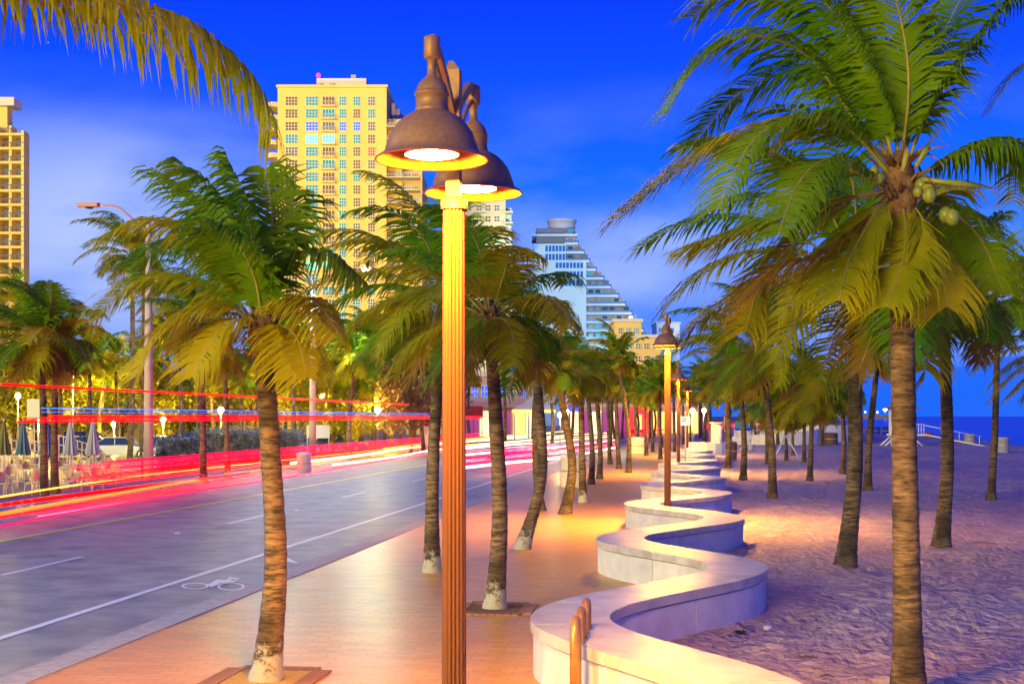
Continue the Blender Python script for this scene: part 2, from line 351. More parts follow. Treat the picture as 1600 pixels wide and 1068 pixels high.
# ------------------------------------------------------------------ street lamps
def smooth_prof(pts): return pts
def head_parts(root, y, s, sgn):
    """one bell head whose axis is at y in lamp space"""
    c = (0, y, 0)
    m = MB(); m.lathe([(.0, 5.19), (.046, 5.19), (.05, 5.18), (.05, 5.065), (.044, 5.055), (.028, 5.05), (.028, 4.955), (.034, 4.95), (.036, 4.945), (.06, 4.925), (.085, 4.895), (.098, 4.86), (.10, 4.842),
        (.108, 4.84), (.108, 4.828), (.10, 4.824), (.098, 4.75), (.104, 4.745), (.104, 4.735), (.10, 4.728), (.125, 4.718), (.17, 4.692), (.215, 4.65), (.25, 4.60), (.272, 4.548), (.285, 4.505), (.292, 4.478), (.31, 4.462), (.335, 4.448), (.35, 4.436)], 40, c)
    m.build('lamp_shade', M_bronze, root)
    MB().lathe([(.35, 4.436), (.353, 4.430), (.346, 4.426), (.338, 4.430)], 40, c).build('shade_rim', M_rim, root)
    MB().lathe([(.338, 4.430), (.325, 4.440), (.30, 4.455), (.282, 4.475), (.275, 4.505), (.262, 4.545), (.24, 4.585), (.205, 4.62), (.165, 4.635), (.165, 4.462)], 40, c).build('reflector', M_refl, root)
    MB().lathe([(.163, 4.463), (.15, 4.459), (.11, 4.455), (.06, 4.452), (.0005, 4.451)], 32, c).build('lens', M_lens, root)
    # bracket arm from post to the head
    ys = [0, .25, .45, .63]; zs = [4.80, 4.98, 5.10, 5.13]
    m = MB(); q = [(-.018, .0), (.018, 0), (.018, .075), (-.018, .075)]
    vs = []
    for yy, zz in zip(ys, zs): vs += [(a, sgn*yy, zz+b) for a, b in q]
    fs = [(4*i+j, 4*i+(j+1) % 4, 4*i+4+(j+1) % 4, 4*i+4+j) for i in range(3) for j in range(4)]+[(0, 1, 2, 3), (15, 14, 13, 12)]
    m.add(vs, fs); m.tube([(0, sgn*.04, 4.62), (0, sgn*.22, 4.83), (0, sgn*.42, 4.99), (0, sgn*.6, 5.08)], .016, 8)
    m.build('bracket_arm', M_bronze, root)
def make_lamp(label):
    root = thing('street_lamp', label, 'street lamp', group='bell headed street lamps along the promenade')
    n = 180; vs = []; zsr = [0, .02, .10, .35, .55, .60, 2.0, 4.3]; rs = [.15, .15, .14, .105, .09, .082, .080, .074]
    for z, r in zip(zsr, rs):
        for k in range(n):
            a = 2*math.pi*k/n; fl = abs(math.sin(a*8))**.45; rr = r*(1-.2*(1-fl)) if z > .05 else r
            vs.append((rr*math.cos(a), rr*math.sin(a), z))
    m = MB().add(vs, [(i*n+k, i*n+(k+1) % n, (i+1)*n+(k+1) % n, (i+1)*n+k) for i in range(len(rs)-1) for k in range(n)], 0, False)
    m.build('post', M_post, root)
    m = MB().box(-.045, .045, -.045, .045, 4.25, 5.14); m.add([(-.045, -.045, 5.14), (.045, -.045, 5.14), (.045, .045, 5.14), (-.045, .045, 5.14), (-.03, -.03, 5.2), (.0, -.03, 5.2), (0, .03, 5.2), (-.03, .03, 5.2)],
        [(0, 1, 5, 4), (1, 2, 6, 5), (2, 3, 7, 6), (3, 0, 4, 7), (4, 5, 6, 7)])
    m.build('mast', M_bronze, root)
    MB().lathe([(.088, 4.22), (.088, 4.28), (.06, 4.30)], 24).build('collar', M_bronze, root)
    head_parts(root, -.63, 1, -1); head_parts(root, .63, 1, 1)
    return root
lampA = math.atan2(-.22, 1.24)
lamp = make_lamp('large twin headed bronze street lamp on a fluted post in the foreground')
lamp.location = (-.385, 8.92, 0); lamp.rotation_euler = (0, 0, lampA)
for (px, d, lab) in ((1043, 35, 'twin headed lamp standing against the winding white wall in mid distance'),
                     (1060, 66, 'smaller lamp whose dark bell shows just right of the mid distance lamp post'),
                     (1074, 96, 'far lamp by the parking sign beyond the last curves of the white wall')):
    copy_thing(lamp, ((px-800)/F*d, d, 0), lampA, lab, 1.05)
copy_thing(lamp, (-3.4, -17, 0), lampA, 'street lamp of the same row standing behind the viewpoint', 1.0)

# ------------------------------------------------------------------ palms
def frond_mesh(mbl, mbr, path, L, n_leaf, ll, lw, rad=.022, wind=-.35, seed=0, ml=0, droop=.9):
    """path: list of Vectors (the rachis); leaflets into mbl, rachis into mbr"""
    rnd = random.Random(seed); n = len(path)
    seg = [0]
    for i in range(1, n): seg.append(seg[-1]+(path[i]-path[i-1]).length)
    tot = seg[-1]
    mbr.tube(path, [rad*(1-.85*i/(n-1)) for i in range(n)], 5, 0)
    def at(s):
        s = s*tot
        for i in range(1, n):
            if seg[i] >= s:
                f = (s-seg[i-1])/max(1e-6, seg[i]-seg[i-1]); return path[i-1].lerp(path[i], f), (path[i]-path[i-1]).normalized()
        return path[-1], (path[-1]-path[-2]).normalized()
    for i in range(n_leaf):
        s = .16+.83*(i+.5)/n_leaf
        p, t = at(s)
        side = t.cross(Vector((0, 0, 1)))
        if side.length < .2: side = t.cross(Vector((0, 1, 0)))
        side.normalize()
        prof = math.sin(math.pi*(.12+.80*((s-.16)/.84)**.8))**.6
        for sg in (1, -1):
            if rnd.random() < .05: continue
            l = ll*prof*(.55 if rnd.random() < .06 else 1)*rnd.uniform(.8, 1.1); fw = rnd.uniform(.35, .6)+.5*max(0, s-.7)
            d0 = (side*sg*.9+t*fw+Vector((wind*.3, 0, .12))).normalized()
            dr = droop*rnd.uniform(.6, 1.25)
            d1 = (d0+Vector((wind*.7, 0, -dr*.8))).normalized(); d2 = (d1+Vector((wind*.6, 0, -dr))).normalized()
            p0 = p; p1 = p0+d0*l*.30; p2 = p1+d1*l*.38; p3 = p2+d2*l*.34
            wv = (t+side*rnd.uniform(-.3, .3)).normalized()*lw*.5*rnd.uniform(.75, 1.15)
            mbl.add([p0-wv*.5, p0+wv*.5, p1+wv, p1-wv, p2+wv*.7, p2-wv*.7, p3], [(0, 1, 2, 3), (3, 2, 4, 5), (5, 4, 6)], ml)
def auto_path(yaw, el, L, grav, wind, n=11):
    p = Vector((0, 0, 0)); d = Vector((math.cos(yaw)*math.cos(el), math.sin(yaw)*math.cos(el), math.sin(el)))
    p = d*.12; path = [p.copy()]
    for i in range(n):
        s = (i+1)/n
        d = (d+Vector((wind*.22*s, 0, -grav*.24*(.3+s)))).normalized(); p = p+d*L/n; path.append(p.copy())
    return path
def bez(pts, n=12):
    """smooth curve through Vectors (Catmull-Rom)"""
    P_ = [pts[0]*2-pts[1]]+pts+[pts[-1]*2-pts[-2]]; outp = []
    k = len(pts)-1
    for i in range(n+1):
        s = i/n*k; j = min(int(s), k-1); f = s-j; a, b, c, d = P_[j:j+4]
        outp.append(.5*((2*b)+(c-a)*f+(2*a-5*b+4*c-d)*f*f+(3*b-a-3*c+d)*f**3))
    return outp
def crown_fronds(seed, nf, L, n_leaf, ll, lw, wind=-.5):
    rnd = random.Random(seed); res = []
    for i in range(nf):
        f = i/(nf-1); yaw = i*2.39996+rnd.uniform(-.3, .3); el = R(84-98*f**.9+rnd.uniform(-8, 8)); LL = L*rnd.uniform(.85, 1.1)*(.8+.3*math.sin(math.pi*min(1, f+.25)))*(.74 if math.cos(yaw) > .25 else 1)
        path = auto_path(yaw, el, LL, .5+.45*f+rnd.uniform(-.1, .2), wind*rnd.uniform(.8, 1.7))
        a = MB(); b = MB(); frond_mesh(a, b, path, LL, n_leaf, ll, lw, .02, wind*.6, seed*100+i, droop=.55+.35*f)
        ml = M_leafd if (f > .9 and rnd.random() < .5) else (M_leafy if rnd.random() < .35+.35*f else M_leaf)
        res.append((a, b, ml))
    return res
def frond_data(res):
    outd = []
    for a, b, ml in res:
        m = MB(); m.add(b.v, b.f, 0, True); m.add(a.v, a.f, 1, False); outd.append(m.mesh('frond', [M_rib, ml]))
    return outd
PROTO = [frond_data(crown_fronds(k+1, 24, 2.8, 50, .80, .052)) for k in range(6)]      # mid distance, fronds as parts
def joined(res):
    m = MB(); mats = [M_rib, M_leaf, M_leafy, M_leafd]
    for a, b, ml in res: m.add(b.v, b.f, 0, True); m.add(a.v, a.f, mats.index(ml), False)
    return m.mesh('crown', mats)
FARP = [joined(crown_fronds(k+20, 26, 2.9, 22, .85, .13)) for k in range(5)]
def trunk_mesh(path, r0, r1, name='trunk', flare=1.55, M=None, n=14, ring=.09, seed=0):
    rnd = random.Random(seed); L = sum((path[i+1]-path[i]).length for i in range(len(path)-1))
    k = int(min(90, max(16, L/ring))); pts = bez(path, k); rad = []
    for i in range(k+1):
        s = i/k; h = s*L; r = r1+(r0-r1)*(1-s)
        r *= 1+(flare-1)*math.exp(-h/.35)
        r *= 1+(.028 if i % 2 else -.022)+rnd.uniform(-.012, .012)+.05*noise.noise(Vector((seed*3.1, 0, h*1.3)))
        rad.append(r)
    m = MB().tube(pts, rad, n); return m.mesh(name, M or M_trunk)
npalm = 0
def palm(base, top, r0, r1, label, cat_group, crown='near', k=0, scale=1.0, bend=0.0, pale=False, rz=0, boot=False, dy=0.0):
    """base, top: world points; trunk bowed by bend (sideways metres)"""
    global npalm; npalm += 1
    root = thing('coconut_palm', label, 'palm tree', base, 0, cat_group)
    t = top-base; mid1 = t*.33+Vector((bend, 0, 0)); mid2 = t*.68+Vector((bend*.6, 0, 0))
    put('trunk', trunk_mesh([Vector((0, 0, -.05)), mid1, mid2, t], r0, r1, M=M_trunkp if pale else M_trunk, seed=npalm), root)
    if boot:
        m = MB(); m.tube([t-Vector((0, 0, .38)), t-Vector((0, 0, .24)), t-Vector((0, 0, .05)), t+Vector((0, 0, .12)), t+Vector((0, 0, .3))], [r1*1.0, r1*1.5, r1*1.9, r1*1.5, r1*.8], 10)
        rr = random.Random(npalm)
        for i in range(16):
            a = rr.uniform(0, 6.28); z = rr.uniform(-.3, .1); d = Vector((math.cos(a), math.sin(a), 0))
            m.tube([t+Vector((0, 0, z))+d*r1, t+Vector((0, 0, z+.10))+d*r1*2.3, t+Vector((0, 0, z+rr.uniform(-.1, .3)))+d*r1*3], [.03, .02, .004], 5)
        m.build('leaf_base_fibre', M_fibre, root)
    if crown == 'near':
        for me in PROTO[k % len(PROTO)]: put('frond', me, root, t, rz+.0, scale*(1+.12*math.sin(npalm*2.7)))
    elif crown == 'far': put('crown', FARP[k % len(FARP)], root, t, rz, scale)
    return root, t
def traced(root, t, base, pathpx, d, dz, ml, n_leaf=58, ll=.62, lw=.032, seed=0, wind=-.35, droop=.8, rad=.024):
    """a frond whose rachis follows points seen in the photograph, at real depth"""
    n = len(pathpx); pts = [P(x, y, d+dz*(i/(n-1))**1.2)-base for i, (x, y) in enumerate(pathpx)]
    a = MB(); b = MB(); frond_mesh(a, b, bez(pts, 16), 0, n_leaf, ll, lw, rad, wind, seed, droop=droop)
    m = MB(); m.add(b.v, b.f, 0, True); m.add(a.v, a.f, 1, False); m.build('frond', [M_rib, ml], root)

# --- big coconut palm on the sand at the right
d = 13.6; base = Vector(((1420-800)/F*d, d, 0)); top = P(1406, 300, d)
big, t = palm(base, top, .142, .108, 'tall thick trunked coconut palm with green coconuts nearest on the sand at right', 'coconut palms on the sand', crown=None, bend=.0)
specs = [([(1402, 290), (1330, 180), (1260, 85), (1165, 55), (1090, 100), (1040, 180)], -.3, M_leaf), ([(1400, 285), (1330, 205), (1265, 183), (1180, 215), (1120, 330)], -1.2, M_leaf),
    ([(1398, 280), (1330, 200), (1210, 195), (1080, 250), (955, 345)], .4, M_leafy), ([(1404, 285), (1398, 150), (1378, 30), (1335, -80)], .2, M_leaf),
    ([(1408, 285), (1440, 200), (1490, 110), (1560, 20), (1610, -20)], -.2, M_leaf), ([(1410, 290), (1470, 255), (1530, 230), (1590, 232), (1650, 300)], -.3, M_leaf),
    ([(1398, 295), (1330, 310), (1240, 335), (1150, 365), (1070, 390)], .5, M_leafy), ([(1396, 300), (1340, 305), (1260, 360), (1190, 440), (1165, 520)], 1.0, M_leafy),
    ([(1410, 300), (1470, 320), (1530, 370), (1570, 460)], .8, M_leaf), ([(1402, 280), (1350, 120), (1260, 20), (1140, -10), (1080, 30)], .8, M_leaf),
    ([(1400, 285), (1340, 150), (1250, 110), (1150, 150), (1080, 230)], 1.4, M_leaf), ([(1406, 282), (1435, 150), (1480, 40), (1540, -70)], .9, M_leaf),
    ([(1404, 300), (1415, 350), (1410, 410), (1385, 480)], -.9, M_leafy), ([(1400, 300), (1370, 330), (1330, 400), (1310, 470)], -.7, M_leafy),
    ([(1408, 300), (1440, 340), (1470, 400), (1480, 480)], -.4, M_leafy), ([(1404, 280), (1420, 130), (1400, 0), (1360, -90)], -1.0, M_leaf),
    ([(1402, 300), (1350, 345), (1275, 400), (1215, 420), (1150, 480)], -.2, M_leafd), ([(1404, 285), (1370, 160), (1310, 30), (1240, -40)], -.5, M_leaf),
    ([(1402, 295), (1340, 270), (1290, 250), (1245, 290), (1215, 370)], -1.8, M_leaf)]
for i, (pp, dz, ml) in enumerate(specs): traced(big, t, base, pp, d, dz, ml, seed=500+i, wind=-.45 if pp[-1][0] < 1420 else -.25, n_leaf=100, ll=.86, lw=.036, droop=.75)
rr = random.Random(3)
for i, (px, py, dy) in enumerate(((1478, 336, -.1), (1488, 340, -.2), (1450, 297, -.2), (1440, 290, -.1), (1452, 305, -.25), (1434, 300, -.25), (1366, 268, -.25), (1375, 280, -.3), (1357, 277, -.2))):
    p = P(px, py, d+dy)-base; r = .075 if i < 5 else .05
    MB().lathe([(.001, -r*1.1), (r*.5, -r*.95), (r*.87, -r*.5), (r, 0), (r*.87, r*.6), (r*.5, r*1.0), (.001, r*1.2)], 12, p).build('coconut', M_coco, big)
m = MB(); m.tube([t+Vector((0, 0, -.35)), t+Vector((0, 0, -.1)), t+Vector((0, 0, .2)), t+Vector((0, 0, .42))], [.12, .17, .15, .05], 12)
for i in range(22):
    a = rr.uniform(0, 6.28); dd = Vector((math.cos(a), math.sin(a), 0)); z = rr.uniform(-.15, .3)
    m.tube([t+dd*.1+Vector((0, 0, z)), t+dd*.25+Vector((0, 0, z+.1)), t+dd*rr.uniform(.3, .6)+Vector((0, 0, z+rr.uniform(-.15, .3)))], [.03, .018, .003], 5)
m.build('leaf_base_fibre', M_fibre, big)
for pp in (((1410, 268), (1417, 240), (1416, 228)), ((1440, 280), (1500, 287), (1552, 294)), ((1430, 262), (1446, 236), (1452, 226))):
    pts = [P(x, y, d-.3)-base for x, y in pp]; MB().tube(pts, [.02, .035, .004], 8).build('flower_spathe', M_coco if pp[0][0] != 1410 else M_rib, big)

# --- near palm on the promenade at the left
base = G(415, 1062); d = base.y; top = P(410, 525, d)
p1, t = palm(base, top, .135, .095, 'ringed trunk coconut palm nearest on the promenade with windswept fronds', 'coconut palms on the promenade', crown=None, bend=.12, pale=True)
specs = [([(410, 520), (402, 430), (385, 330), (350, 240)], -.3, M_leaf), ([(408, 520), (380, 420), (320, 320), (235, 262)], .5, M_leaf),
    ([(406, 520), (370, 430), (310, 365), (240, 345), (160, 372)], -.2, M_leafy), ([(405, 522), (360, 460), (280, 430), (200, 450), (140, 505)], .3, M_leafy),
    ([(405, 522), (365, 480), (310, 480), (245, 530), (210, 590)], -.5, M_leafy), ([(412, 520), (418, 420), (425, 340), (415, 262)], -.1, M_leaf),
    ([(414, 520), (435, 440), (470, 400), (520, 400), (570, 440)], .2, M_leaf), ([(414, 522), (445, 480), (490, 470), (530, 520)], -.4, M_leafy),
    ([(404, 522), (380, 500), (340, 520), (300, 590)], -.8, M_leafy), ([(412, 518), (440, 400), (455, 320), (440, 270)], .7, M_leaf),
    ([(408, 520), (380, 440), (330, 390), (260, 380), (200, 420)], 1.0, M_leaf), ([(408, 518), (385, 400), (330, 300), (270, 250)], -.7, M_leaf),
    ([(416, 522), (440, 510), (465, 530), (480, 590)], -.6, M_leafy), ([(410, 518), (400, 440), (370, 380), (320, 345)], -1.0, M_leaf)]
for i, (pp, dz, ml) in enumerate(specs): traced(p1, t, base, pp, d, dz, ml, seed=700+i, n_leaf=74, ll=.74, lw=.034, wind=-.5, droop=.85, rad=.022)
m = MB(); m.tube([t+Vector((0, 0, -.32)), t+Vector((0, 0, -.1)), t+Vector((0, 0, .12)), t+Vector((0, 0, .3))], [.10, .15, .16, .06], 12)
for i in range(18):
    a = rr.uniform(0, 6.28); dd = Vector((math.cos(a), math.sin(a), 0)); z = rr.uniform(-.25, .15)
    m.tube([t+dd*.08+Vector((0, 0, z)), t+dd*.2+Vector((0, 0, z+.1)), t+dd*rr.uniform(.2, .4)+Vector((0, 0, z+rr.uniform(-.2, .25)))], [.03, .02, .003], 5)
m.build('leaf_base_fibre', M_fibre, p1)

# --- palm out of frame at the left whose frond hangs into the top of the picture
base = Vector((-4.75, 9.2, 0)); d = 9.2; top = P(-95, -40, d); top.x = base.x+.4
pl, t = palm(base, top, .15, .11, 'coconut palm beyond the left edge, one long frond hanging across the top left sky', 'coconut palms on the promenade', crown=None, bend=.1)
q0 = top-base
for i, (pp, dz, ml) in enumerate([([(-200, -70), (60, -45), (200, 8), (320, 60), (400, 135), (428, 215)], .2, M_leafy), ([(-200, -70), (-60, -90), (40, -60), (130, -30), (190, 20)], 1.2, M_leafd),
      ([(-200, -70), (-330, -140), (-450, -100), (-520, 0)], .3, M_leaf), ([(-200, -70), (-250, -200), (-330, -320), (-430, -350)], -.6, M_leaf), ([(-200, -70), (-160, -220), (-90, -350), (20, -440)], .5, M_leaf),
      ([(-200, -70), (-300, -60), (-400, 20), (-450, 140)], -1.2, M_leafy), ([(-200, -70), (-200, -200), (-210, -320), (-260, -440)], 1.6, M_leaf)]):
    pts = [P(x, y, d+dz*(j/(len(pp)-1))**1.2)-base for j, (x, y) in enumerate(pp)]; pts[0] = q0.copy()
    a = MB(); b = MB(); frond_mesh(a, b, bez(pts, 18), 0, 120 if i == 0 else 56, .85 if i < 2 else .6, .034, .02, -.12, 900+i, droop=1.3)
    m = MB(); m.add(b.v, b.f, 0, True); m.add(a.v, a.f, 1, False); m.build('frond', [M_rib, ml], pl)
# --- palm out of frame at the right
base = Vector((7.4, 14.2, 0)); d = 14.2; top = P(1890, 220, d); top.x = base.x
pr, t = palm(base, top, .15, .11, 'coconut palm beyond the right edge with fronds reaching into the picture', 'coconut palms on the sand', crown=None)
q0 = top-base
for i, pp in enumerate([[(1890, 220), (1800, 90), (1680, 60), (1590, 110), (1540, 180)], [(1890, 220), (1790, 190), (1690, 190), (1600, 250), (1585, 320)], [(1890, 220), (1860, 60), (1790, -60), (1700, -110)],
                        [(1890, 220), (1960, 100), (2050, 60), (2150, 120)], [(1890, 220), (1900, 60), (1920, -60), (1980, -150)], [(1890, 220), (1960, 220), (2040, 260), (2080, 340)], [(1890, 220), (1820, 260), (1740, 330), (1700, 430)]]):
    pts = [P(x, y, d)-base for x, y in pp]; pts[0] = q0.copy()
    a = MB(); b = MB(); frond_mesh(a, b, bez(pts, 16), 0, 56, .62, .034, .022, -.35, 950+i)
    m = MB(); m.add(b.v, b.f, 0, True); m.add(a.v, a.f, 1, False); m.build('frond', [M_rib, M_leafy if i % 2 else M_leaf], pr)

# --- all the others: base pixel, top pixel, trunk radii, bend, kind, label
GS = 'coconut palms on the sand'; GP = 'coconut palms on the promenade'; GF = 'coconut palms across the street'
LIST = [
 # promenade
 (675, 893, 690, 470, .135, .085, -.05, 'near', 0, 1.0, 1, 0, 'palm standing just left of the foreground lamp post with a pale foot', GP),
 (773, 950, 765, 500, .135, .085, .10, 'near', 1, 1.0, 1, 1, 'shaggy topped palm in the brick tree pit right of the foreground lamp', GP),
 (815, 857, 832, 515, .135, .085, .35, 'near', 2, 1.0, 1, 1, 'palm with a strongly curved foot leaning left, behind the palm in the brick pit', GP),
 (845, 797, 838, 580, .13, .085, -.1, 'near', 3, .95, 0, 0, 'palm half hidden behind the curved footed palm', GP),
 (883, 802, 868, 580, .15, .09, .3, 'near', 0, 1.0, 0, 0, 'yellow lit palm with a bulging leaning trunk in the promenade row', GP),
 (911, 784, 907, 590, .13, .085, 0, 'near', 1, 1.0, 1, 0, 'palm with a straight trunk and pale foot, right of the yellow lit palm', GP),
 (924, 756, 917, 600, .13, .085, .1, 'near', 2, .95, 0, 0, 'thin palm close behind the straight promenade palm', GP),
 (937, 748, 929, 590, .13, .085, .1, 'near', 3, .95, 0, 0, 'palm with a tan trunk left of three slim leaning palms', GP),
 (953, 725, 948, 600, .13, .085, 0, 'far', 0, 1.0, 0, 0, 'slim palm, leftmost of the three before the cyan light', GP),
 (967, 732, 961, 590, .13, .085, 0, 'far', 1, 1.0, 0, 0, 'slim palm, middle one of three before the cyan light', GP),
 (982, 738, 966, 560, .14, .085, .2, 'far', 2, 1.1, 0, 0, 'slim palm leaning left, rightmost of the three before the cyan light', GP),
 (1010, 712, 1008, 620, .13, .085, 0, 'far', 3, 1.0, 0, 0, 'small palm beside the glowing kiosk box', GP),
 (1020, 706, 1018, 625, .13, .085, 0, 'far', 4, 1.0, 0, 0, 'small palm next beyond the glowing kiosk box', GP),
 (1032, 717, 1031, 610, .13, .085, 0, 'far', 0, 1.0, 0, 0, 'dark trunked palm just left of the mid distance lamp', GP),
 (1054, 714, 1052, 590, .13, .085, 0, 'far', 1, 1.0, 0, 0, 'orange lit palm between the two mid distance lamp posts', GP),
 (1068, 694, 1067, 610, .13, .085, 0, 'far', 2, 1.1, 0, 0, 'small palm behind the parking sign', GP),
 (1079, 694, 1078, 620, .13, .085, 0, 'far', 3, 1.1, 0, 0, 'small palm just right of the parking sign', GP),
 (1095, 684, 1094, 590, .26, .2, 0, 'far', 4, 1.6, 0, 0, 'thick trunked palm behind the white gate wall', GP),
 (1110, 709, 1102, 610, .13, .085, .1, 'far', 1, 1.0, 0, 0, 'palm in front of the white gate wall', GP),
 # sand
 (1320, 887, 1335, 440, .165, .105, .12, 'near', 1, 1.05, 0, 1, 'dark trunked palm with a shaggy top on the sand left of the big palm', GS),
 (1470, 856, 1474, 470, .16, .10, .12, 'near', 2, 1.05, 0, 0, 'palm on the sand right of the big palm, darker foot and grey upper trunk', GS),
 (1548, 780, 1560, 470, .14, .085, .05, 'near', 3, 1.15, 0, 0, 'slender grey palm nearest the sea at the right', GS),
 (1356, 768, 1372, 560, .15, .09, -.1, 'near', 0, .95, 0, 0, 'leaning pale palm between the two big sand palms, lifeguard tower behind', GS),
 (1207, 780, 1190, 550, .15, .095, .1, 'near', 1, 1.1, 0, 0, 'palm on the sand beside the second wall curve with a dark foot and pale band', GS),
 (1161, 750, 1156, 590, .15, .10, .1, 'near', 2, 1.0, 0, 0, 'palm with a dark swollen foot close to the wall', GS),
 (1137, 733, 1133, 560, .17, .11, .1, 'near', 3, 1.1, 0, 0, 'dark palm immediately behind the wall with a wide black foot', GS),
 (1265, 753, 1270, 620, .13, .085, 0, 'near', 0, 1.0, 0, 0, 'thin palm with a dark foot in front of the short sand palms', GS),
 (1316, 740, 1315, 615, .14, .09, .1, 'near', 1, .95, 0, 0, 'palm just left of the dark shaggy palm, leaning foot', GS),
 (1199, 725, 1197, 640, .12, .08, 0, 'far', 2, 1.0, 0, 0, 'short palm behind the pale banded sand palm', GS),
 (1229, 720, 1227, 640, .12, .08, 0, 'far', 3, 1.1, 0, 0, 'short palm propped by two boards', GS),
 (1239, 711, 1238, 645, .12, .08, 0, 'far', 4, 1.0, 0, 0, 'short palm just beyond the propped palm', GS),
 (1256, 723, 1257, 630, .12, .08, 0, 'far', 0, 1.1, 0, 0, 'short palm right of the propped palm', GS),
 (1284, 697, 1278, 630, .13, .09, 0, 'far', 1, 1.2, 0, 0, 'curved little palm near the brown bins', GS),
 (1294, 690, 1293, 625, .13, .09, 0, 'far', 2, 1.2, 0, 0, 'little palm rising from behind the brown bins', GS),
 (1168, 690, 1166, 610, .15, .1, 0, 'far', 3, 1.5, 0, 0, 'distant palm behind the white lifeguard chair', GS),
 (1215, 686, 1212, 600, .15, .1, 0, 'far', 4, 1.6, 0, 0, 'distant palm over the white curved boat wall', GS),
 (1330, 690, 1322, 620, .15, .1, 0, 'far', 0, 1.4, 0, 0, 'distant palm left of the lifeguard tower', GS),
 (1665, 800, 1680, 560, .14, .09, 0, 'near', 2, 1.2, 0, 0, 'palm past the right edge with dark fronds drooping before the sea', GS),
 # far side of the street
 (68, 772, 64, 535, .15, .10, .05, 'near', 0, 1.25, 0, 0, 'left one of a palm pair beside the restaurant terrace', GF),
 (86, 768, 88, 545, .15, .10, -.05, 'near', 1, 1.1, 0, 0, 'right one of a palm pair beside the restaurant terrace', GF),
 (203, 719, 207, 400, .19, .13, .1, 'near', 2, 1.35, 0, 0, 'tall orange lit palm, left of the concrete pole', GF),
 (221, 717, 226, 430, .19, .13, .05, 'near', 3, 1.3, 0, 0, 'tall orange lit palm touching the concrete pole', GF),
 (318, 755, 315, 505, .16, .10, 0, 'near', 1, 1.1, 1, 0, 'slim palm standing between the concrete pole and the nearest promenade palm', GF),
 (356, 745, 351, 560, .14, .09, 0, 'near', 2, 1.0, 1, 0, 'thin palm just left of the nearest promenade palm', GF),
 (379, 712, 375, 600, .14, .09, 0, 'far', 0, 1.0, 0, 0, 'short palm behind the hedge', GF),
 (287, 694, 284, 612, .16, .12, 0, 'far', 1, 1.1, 0, 0, 'small bright green palm over the hedge', GF),
 (436, 706, 431, 590, .16, .10, 0, 'far', 2, 1.3, 0, 0, 'palm right behind the nearest promenade palm trunk', GF),
 (457, 700, 452, 560, .16, .11, .1, 'far', 4, 1.4, 0, 0, 'reddish palm over the bicycle rack', GF),
 (547, 715, 556, 560, .16, .11, -.2, 'far', 1, 1.2, 1, 0, 'slender palm with a white foot beside the bicycle rack', GF),
 (566, 698, 562, 540, .16, .11, 0, 'far', 2, 1.3, 0, 0, 'dark palm, first of the cluster left of the foreground lamp post', GF),
 (583, 697, 580, 560, .16, .11, 0, 'far', 3, 1.3, 0, 0, 'dark palm, second of the cluster left of the foreground lamp post', GF),
 (601, 695, 600, 540, .16, .11, 0, 'far', 4, 1.4, 0, 0, 'dark palm, third of the cluster left of the foreground lamp post', GF),
 (645, 690, 640, 500, .17, .12, 0, 'far', 0, 1.7, 0, 0, 'large dark crowned palm just left of the foreground lamp post', GF),
 (520, 690, 527, 580, .16, .11, 0, 'far', 1, 1.3, 0, 0, 'leaning purple trunked palm behind the notice board', GF),
 (142, 690, 142, 590, .16, .11, 0, 'far', 2, 1.3, 0, 0, 'teal trunked palm behind the closed parasols', GF),
 (166, 692, 178, 600, .14, .10, 0, 'far', 3, 1.2, 0, 0, 'leaning palm above the parked dark car', GF),
 (30, 700, 28, 480, .2, .15, 0, 'near', 3, 1.6, 0, 0, 'broad crowned palm at the left edge in front of the left tower', GF),
 (115, 698, 112, 500, .2, .14, 0, 'near', 0, 1.5, 0, 0, 'tall palm between the left edge pair and the concrete pole', GF),
 (262, 700, 262, 470, .2, .14, 0, 'near', 1, 1.5, 0, 0, 'broad palm just right of the concrete pole', GF),
 (486, 690, 484, 540, .17, .12, 0, 'far', 3, 1.6, 0, 0, 'palm with brown fronds in front of the yellow tower foot', GF),
]
for (bx, by, tx, ty, r0, r1, bend, kind, k, s, pale, boot, lab, grp) in LIST:
    b = G(bx, by); tp = P(tx, ty, b.y)
    s *= {675: .92, 773: .86, 815: .56, 845: .5, 1320: 1.28, 1356: .75, 1207: 1.05, 1470: 1.1}.get(bx, {GP: .64, GS: .92, GF: .92}[grp])
    if b.y > 40: r0 *= .95
    palm(b, tp, r0, r1, lab, grp, kind, k+bx, s, bend, bool(pale), random.uniform(-.5, .5), bool(boot))
# far filler palms, each a thing; nothing in the photo tells them apart
for (n, x0, x1, d0, d1, ty0, ty1, lab, grp) in ((26, 20, 680, 95, 135, 520, 590, 'palm in the crowded dim row behind the parked cars across the street', 'crowded palms behind the car park'),
                                        (12, 925, 1050, 110, 190, 580, 620, 'distant palm at the far end of the promenade row', 'distant palms at the end of the promenade'),
                                        (12, 1085, 1300, 130, 210, 585, 625, 'distant palm on the far sand behind the white walls', 'distant palms on the far sand'),
                                        (7, 700, 900, 120, 150, 540, 590, 'distant palm in front of the pink hotel', 'palms before the pink hotel')):
    for i in range(n):
        d = random.uniform(d0, d1); px = x0+(x1-x0)*(i+random.uniform(.1, .9))/n; ty = random.uniform(ty0, ty1)
        b = Vector(((px-800)/F*d, d, 0)); palm(b, P(px+random.uniform(-8, 8), ty, d), .17, .12, lab, grp, 'far', i, (1.0 if x0 < 500 else .85)*random.uniform(.95, 1.3), random.uniform(-.3, .3), False, random.uniform(-1, 1))
